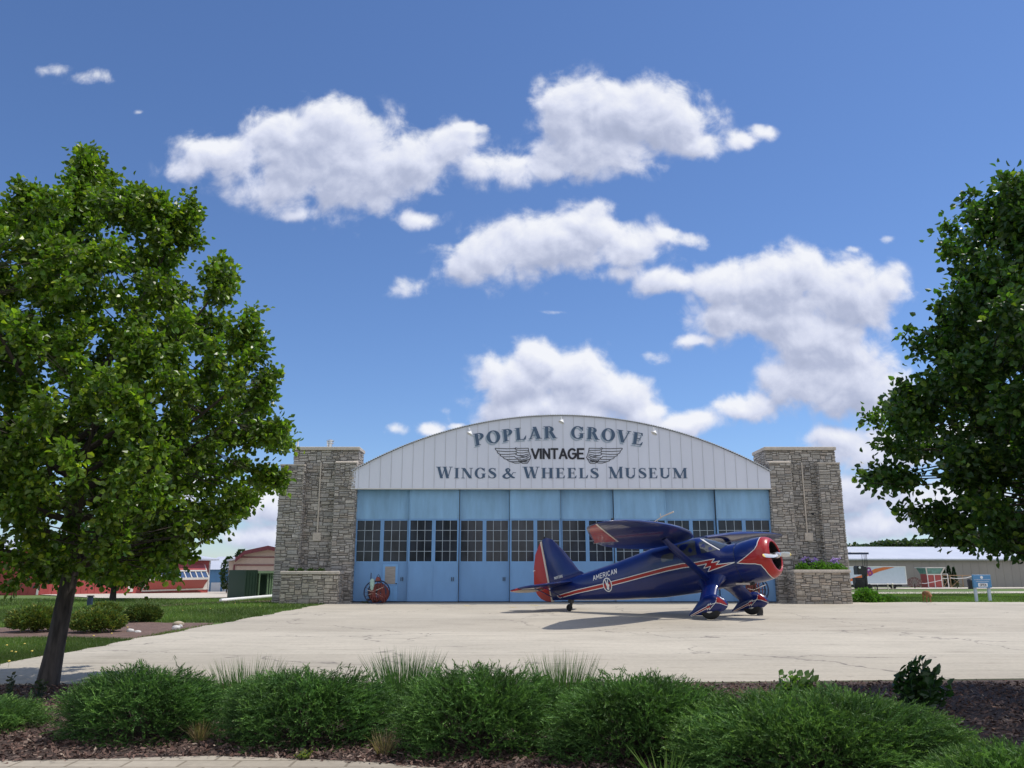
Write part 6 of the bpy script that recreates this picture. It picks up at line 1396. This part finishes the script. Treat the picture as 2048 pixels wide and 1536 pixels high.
# dog walking on the grass edge
p=G(1855,1205); t=empty('dog',(p.x,p.y,.014),R(-99),'golden brown dog with lowered head walking along the grass edge','dog')
def skin(name,verts,edges,rad,mat,parent,sub=2):
    me=bpy.data.meshes.new(name); me.from_pydata(verts,edges,[]); o=bpy.data.objects.new(name,me); col.objects.link(o); o.parent=parent; me.materials.append(mat)
    m=o.modifiers.new('skin','SKIN'); m.use_smooth_shade=True; s_=o.modifiers.new('sub','SUBSURF'); s_.levels=sub; s_.render_levels=sub
    if not me.skin_vertices: me.skin_vertices.new(name='')
    for v,r in zip(me.skin_vertices[0].data,rad): v.radius=(r,r) if not hasattr(r,'__len__') else r
    me.skin_vertices[0].data[0].use_root=True
    return o
s_=.86
dv=[(-.28,0,.50),(-.12,0,.49),(.08,0,.47),(.22,0,.46),(.34,0,.47),(.44,0,.42),(.52,.02,.35),(.61,.03,.29),
 (-.30,.08,.42),(-.24,.09,.30),(-.36,.09,.18),(-.34,.09,.03),(-.29,.09,.01),
 (-.30,-.08,.42),(-.20,-.09,.29),(-.31,-.09,.17),(-.25,-.09,.03),(-.20,-.09,.01),
 (.22,.08,.36),(.20,.08,.22),(.26,.08,.10),(.27,.08,.02),(.32,.08,.01),
 (.22,-.08,.36),(.24,-.08,.22),(.15,-.08,.11),(.13,-.08,.02),(.18,-.08,.01),
 (-.38,0,.50),(-.48,0,.44),(-.56,0,.34),(-.60,0,.28)]
de=[(0,1),(1,2),(2,3),(3,4),(4,5),(5,6),(6,7),(0,8),(8,9),(9,10),(10,11),(11,12),(0,13),(13,14),(14,15),(15,16),(16,17),(3,18),(18,19),(19,20),(20,21),(21,22),(3,23),(23,24),(24,25),(25,26),(26,27),(0,28),(28,29),(29,30),(30,31)]
dr_=[.115,.10,.125,.135,.085,.07,.078,.04, .075,.055,.028,.022,.026, .075,.055,.028,.022,.026, .06,.04,.028,.024,.028, .06,.04,.028,.024,.028, .035,.03,.035,.015]
skin('body',[tuple(c*s_ for c in v) for v in dv],de,[r*s_ for r in dr_],M['dogfur'],t)
for y in (-.06,.07): skin('ear',[(.46*s_,y*.9*s_,.41*s_),(.46*s_,y*1.25*s_,.35*s_),(.485*s_,y*1.25*s_,.29*s_)],[(0,1),(1,2)],[.02,.028,.014],M['dogfur'],t)
mb=MB(); mb.lathe([(0,-.015),(.015,0),(0,.015)],8,M=Matrix.Translation((.645*s_,.03*s_,.285*s_))); mb.build('nose',M['dogdark'],t,smooth=True)
# ------------------------------------------------------------------ antique wheeled hose carts at the doors
def spoked(parent,x,y,R_,name='wheel',rim='navy',hub='darkwood',nsp=14):
    mb=MB(); mb.tube([(x+R_*math.cos(2*PI*k/40),y,R_+.0+R_*math.sin(2*PI*k/40)) for k in range(40)],.032,8,closed=True,cap=False); w_=mb.build(name,M[rim],parent,smooth=True)
    mb=MB(); mb.lathe([(0,-.10),(.05,-.09),(.07,0),(.05,.09),(0,.10)],12,M=Matrix.Translation((x,y,R_))@Matrix.Rotation(PI/2,4,'X'))
    for k in range(nsp): a=2*PI*k/nsp; mb.tube([(x,y,R_),(x+R_*math.cos(a),y,R_+R_*math.sin(a))],[.015,.010],6)
    mb.build('spokes',M[hub],w_,smooth=True)
def cart(x,lab,kind):
    Y=D-.55; X=P(x,1180,Y).x; t=empty('hose_cart',(X,Y,.014),0,lab,'cart','antique hose carts at the hangar doors'); t.scale=(.88,.88,.88) if kind==0 else (1,1,1); rn_=random.Random(int(x))
    R_=.53 if kind==0 else .56
    spoked(t,0,-.28,R_); spoked(t,.10 if kind==0 else .04,.30,R_)
    mb=MB()
    if kind==0:
        for k in range(9): r=.20+.035*k; y=-.2+.05*k; mb.tube([(.12+r*math.cos(2*PI*j/24),y+.03*math.sin(j),R_-.08+r*math.sin(2*PI*j/24)*1.0) for j in range(24)],.026,7,closed=True,cap=False)
        for k in range(26):
            x0=rn_.uniform(-.15,.48); z0=rn_.uniform(.5,1.02); mb.tube([(x0,-.33+rn_.uniform(-.05,.03),z0),(x0+rn_.uniform(-.1,.12),-.36,z0*.6),(x0+rn_.uniform(-.12,.15),-.34+rn_.uniform(-.04,.04),rn_.uniform(.05,.3))],.018,6)
    else:
        mb.bbox(-.28,.06,-.22,.22,.28,1.08,.05); mb.tube([(-.11+.30*math.cos(2*PI*j/20),-.25,R_+.30*math.sin(2*PI*j/20)) for j in range(20)],.02,6,closed=True,cap=False)
        for k in range(8): x0=rn_.uniform(-.3,.3); mb.tube([(x0,-.3,rn_.uniform(.7,1.05)),(x0+rn_.uniform(-.1,.1),-.33,.4),(x0+rn_.uniform(-.2,.2),-.32,.1)],.018,6)
    mb.build('hose_reel',M['rustred'],t,smooth=True)
    mb=MB(); mb.bar((-.4,-.05,.18),(.48,-.05,.10),.08); mb.bar((-.3,-.15,.12),(-.1,-.15,.62),.05); mb.bar((.35,-.15,.06),(.15,-.15,.6),.05); mb.tube([(-.05,-.28,R_),(.1,.30,R_)],.03,8); mb.build('frame',M['darkwood'],t)
    mb=MB(); mb.tube([(-.35,-.34,.62),(-.1,-.36,.56),(.45,-.35,.78)],.014,6); mb.tube([(-.3,-.34,.42),(.0,-.36,.5),(.4,-.35,.30)],.012,6); mb.build('rope',M['cream'],t,smooth=True)
    if kind==0:
        mb=MB(); mb.lathe([(.05,.62),(.09,.72),(.12,.95),(.11,1.10),(.05,1.17),(0,1.18)],16,M=Matrix.Translation((-.14,-.34,0))); mb.build('nozzle_can',M['palegreen'],t,smooth=True)
        mb=MB(); mb.tube([(-.22,-.3,1.1),(-.22,-.3,1.45)],.02,6); mb.tube([(.02,-.3,1.1),(.08,-.3,1.28),(.14,-.3,1.38),(.22,-.3,1.26),(.28,-.3,1.08)],.014,6); mb.build('handle',M['black'],t,smooth=True)
        mb=MB(); mb.lathe([(0,0),(.13,.02),(.12,.12),(.06,.2),(0,.22)],16,M=Matrix.Translation((.13,-.3,1.05))); mb.build('bell',M['rustred'],t,smooth=True)
cart(752,'antique hose cart with tangled red hose in front of the small entry door',0)
cart(1507,'antique red spoked wheel cart seen behind the airplane landing gear',1)
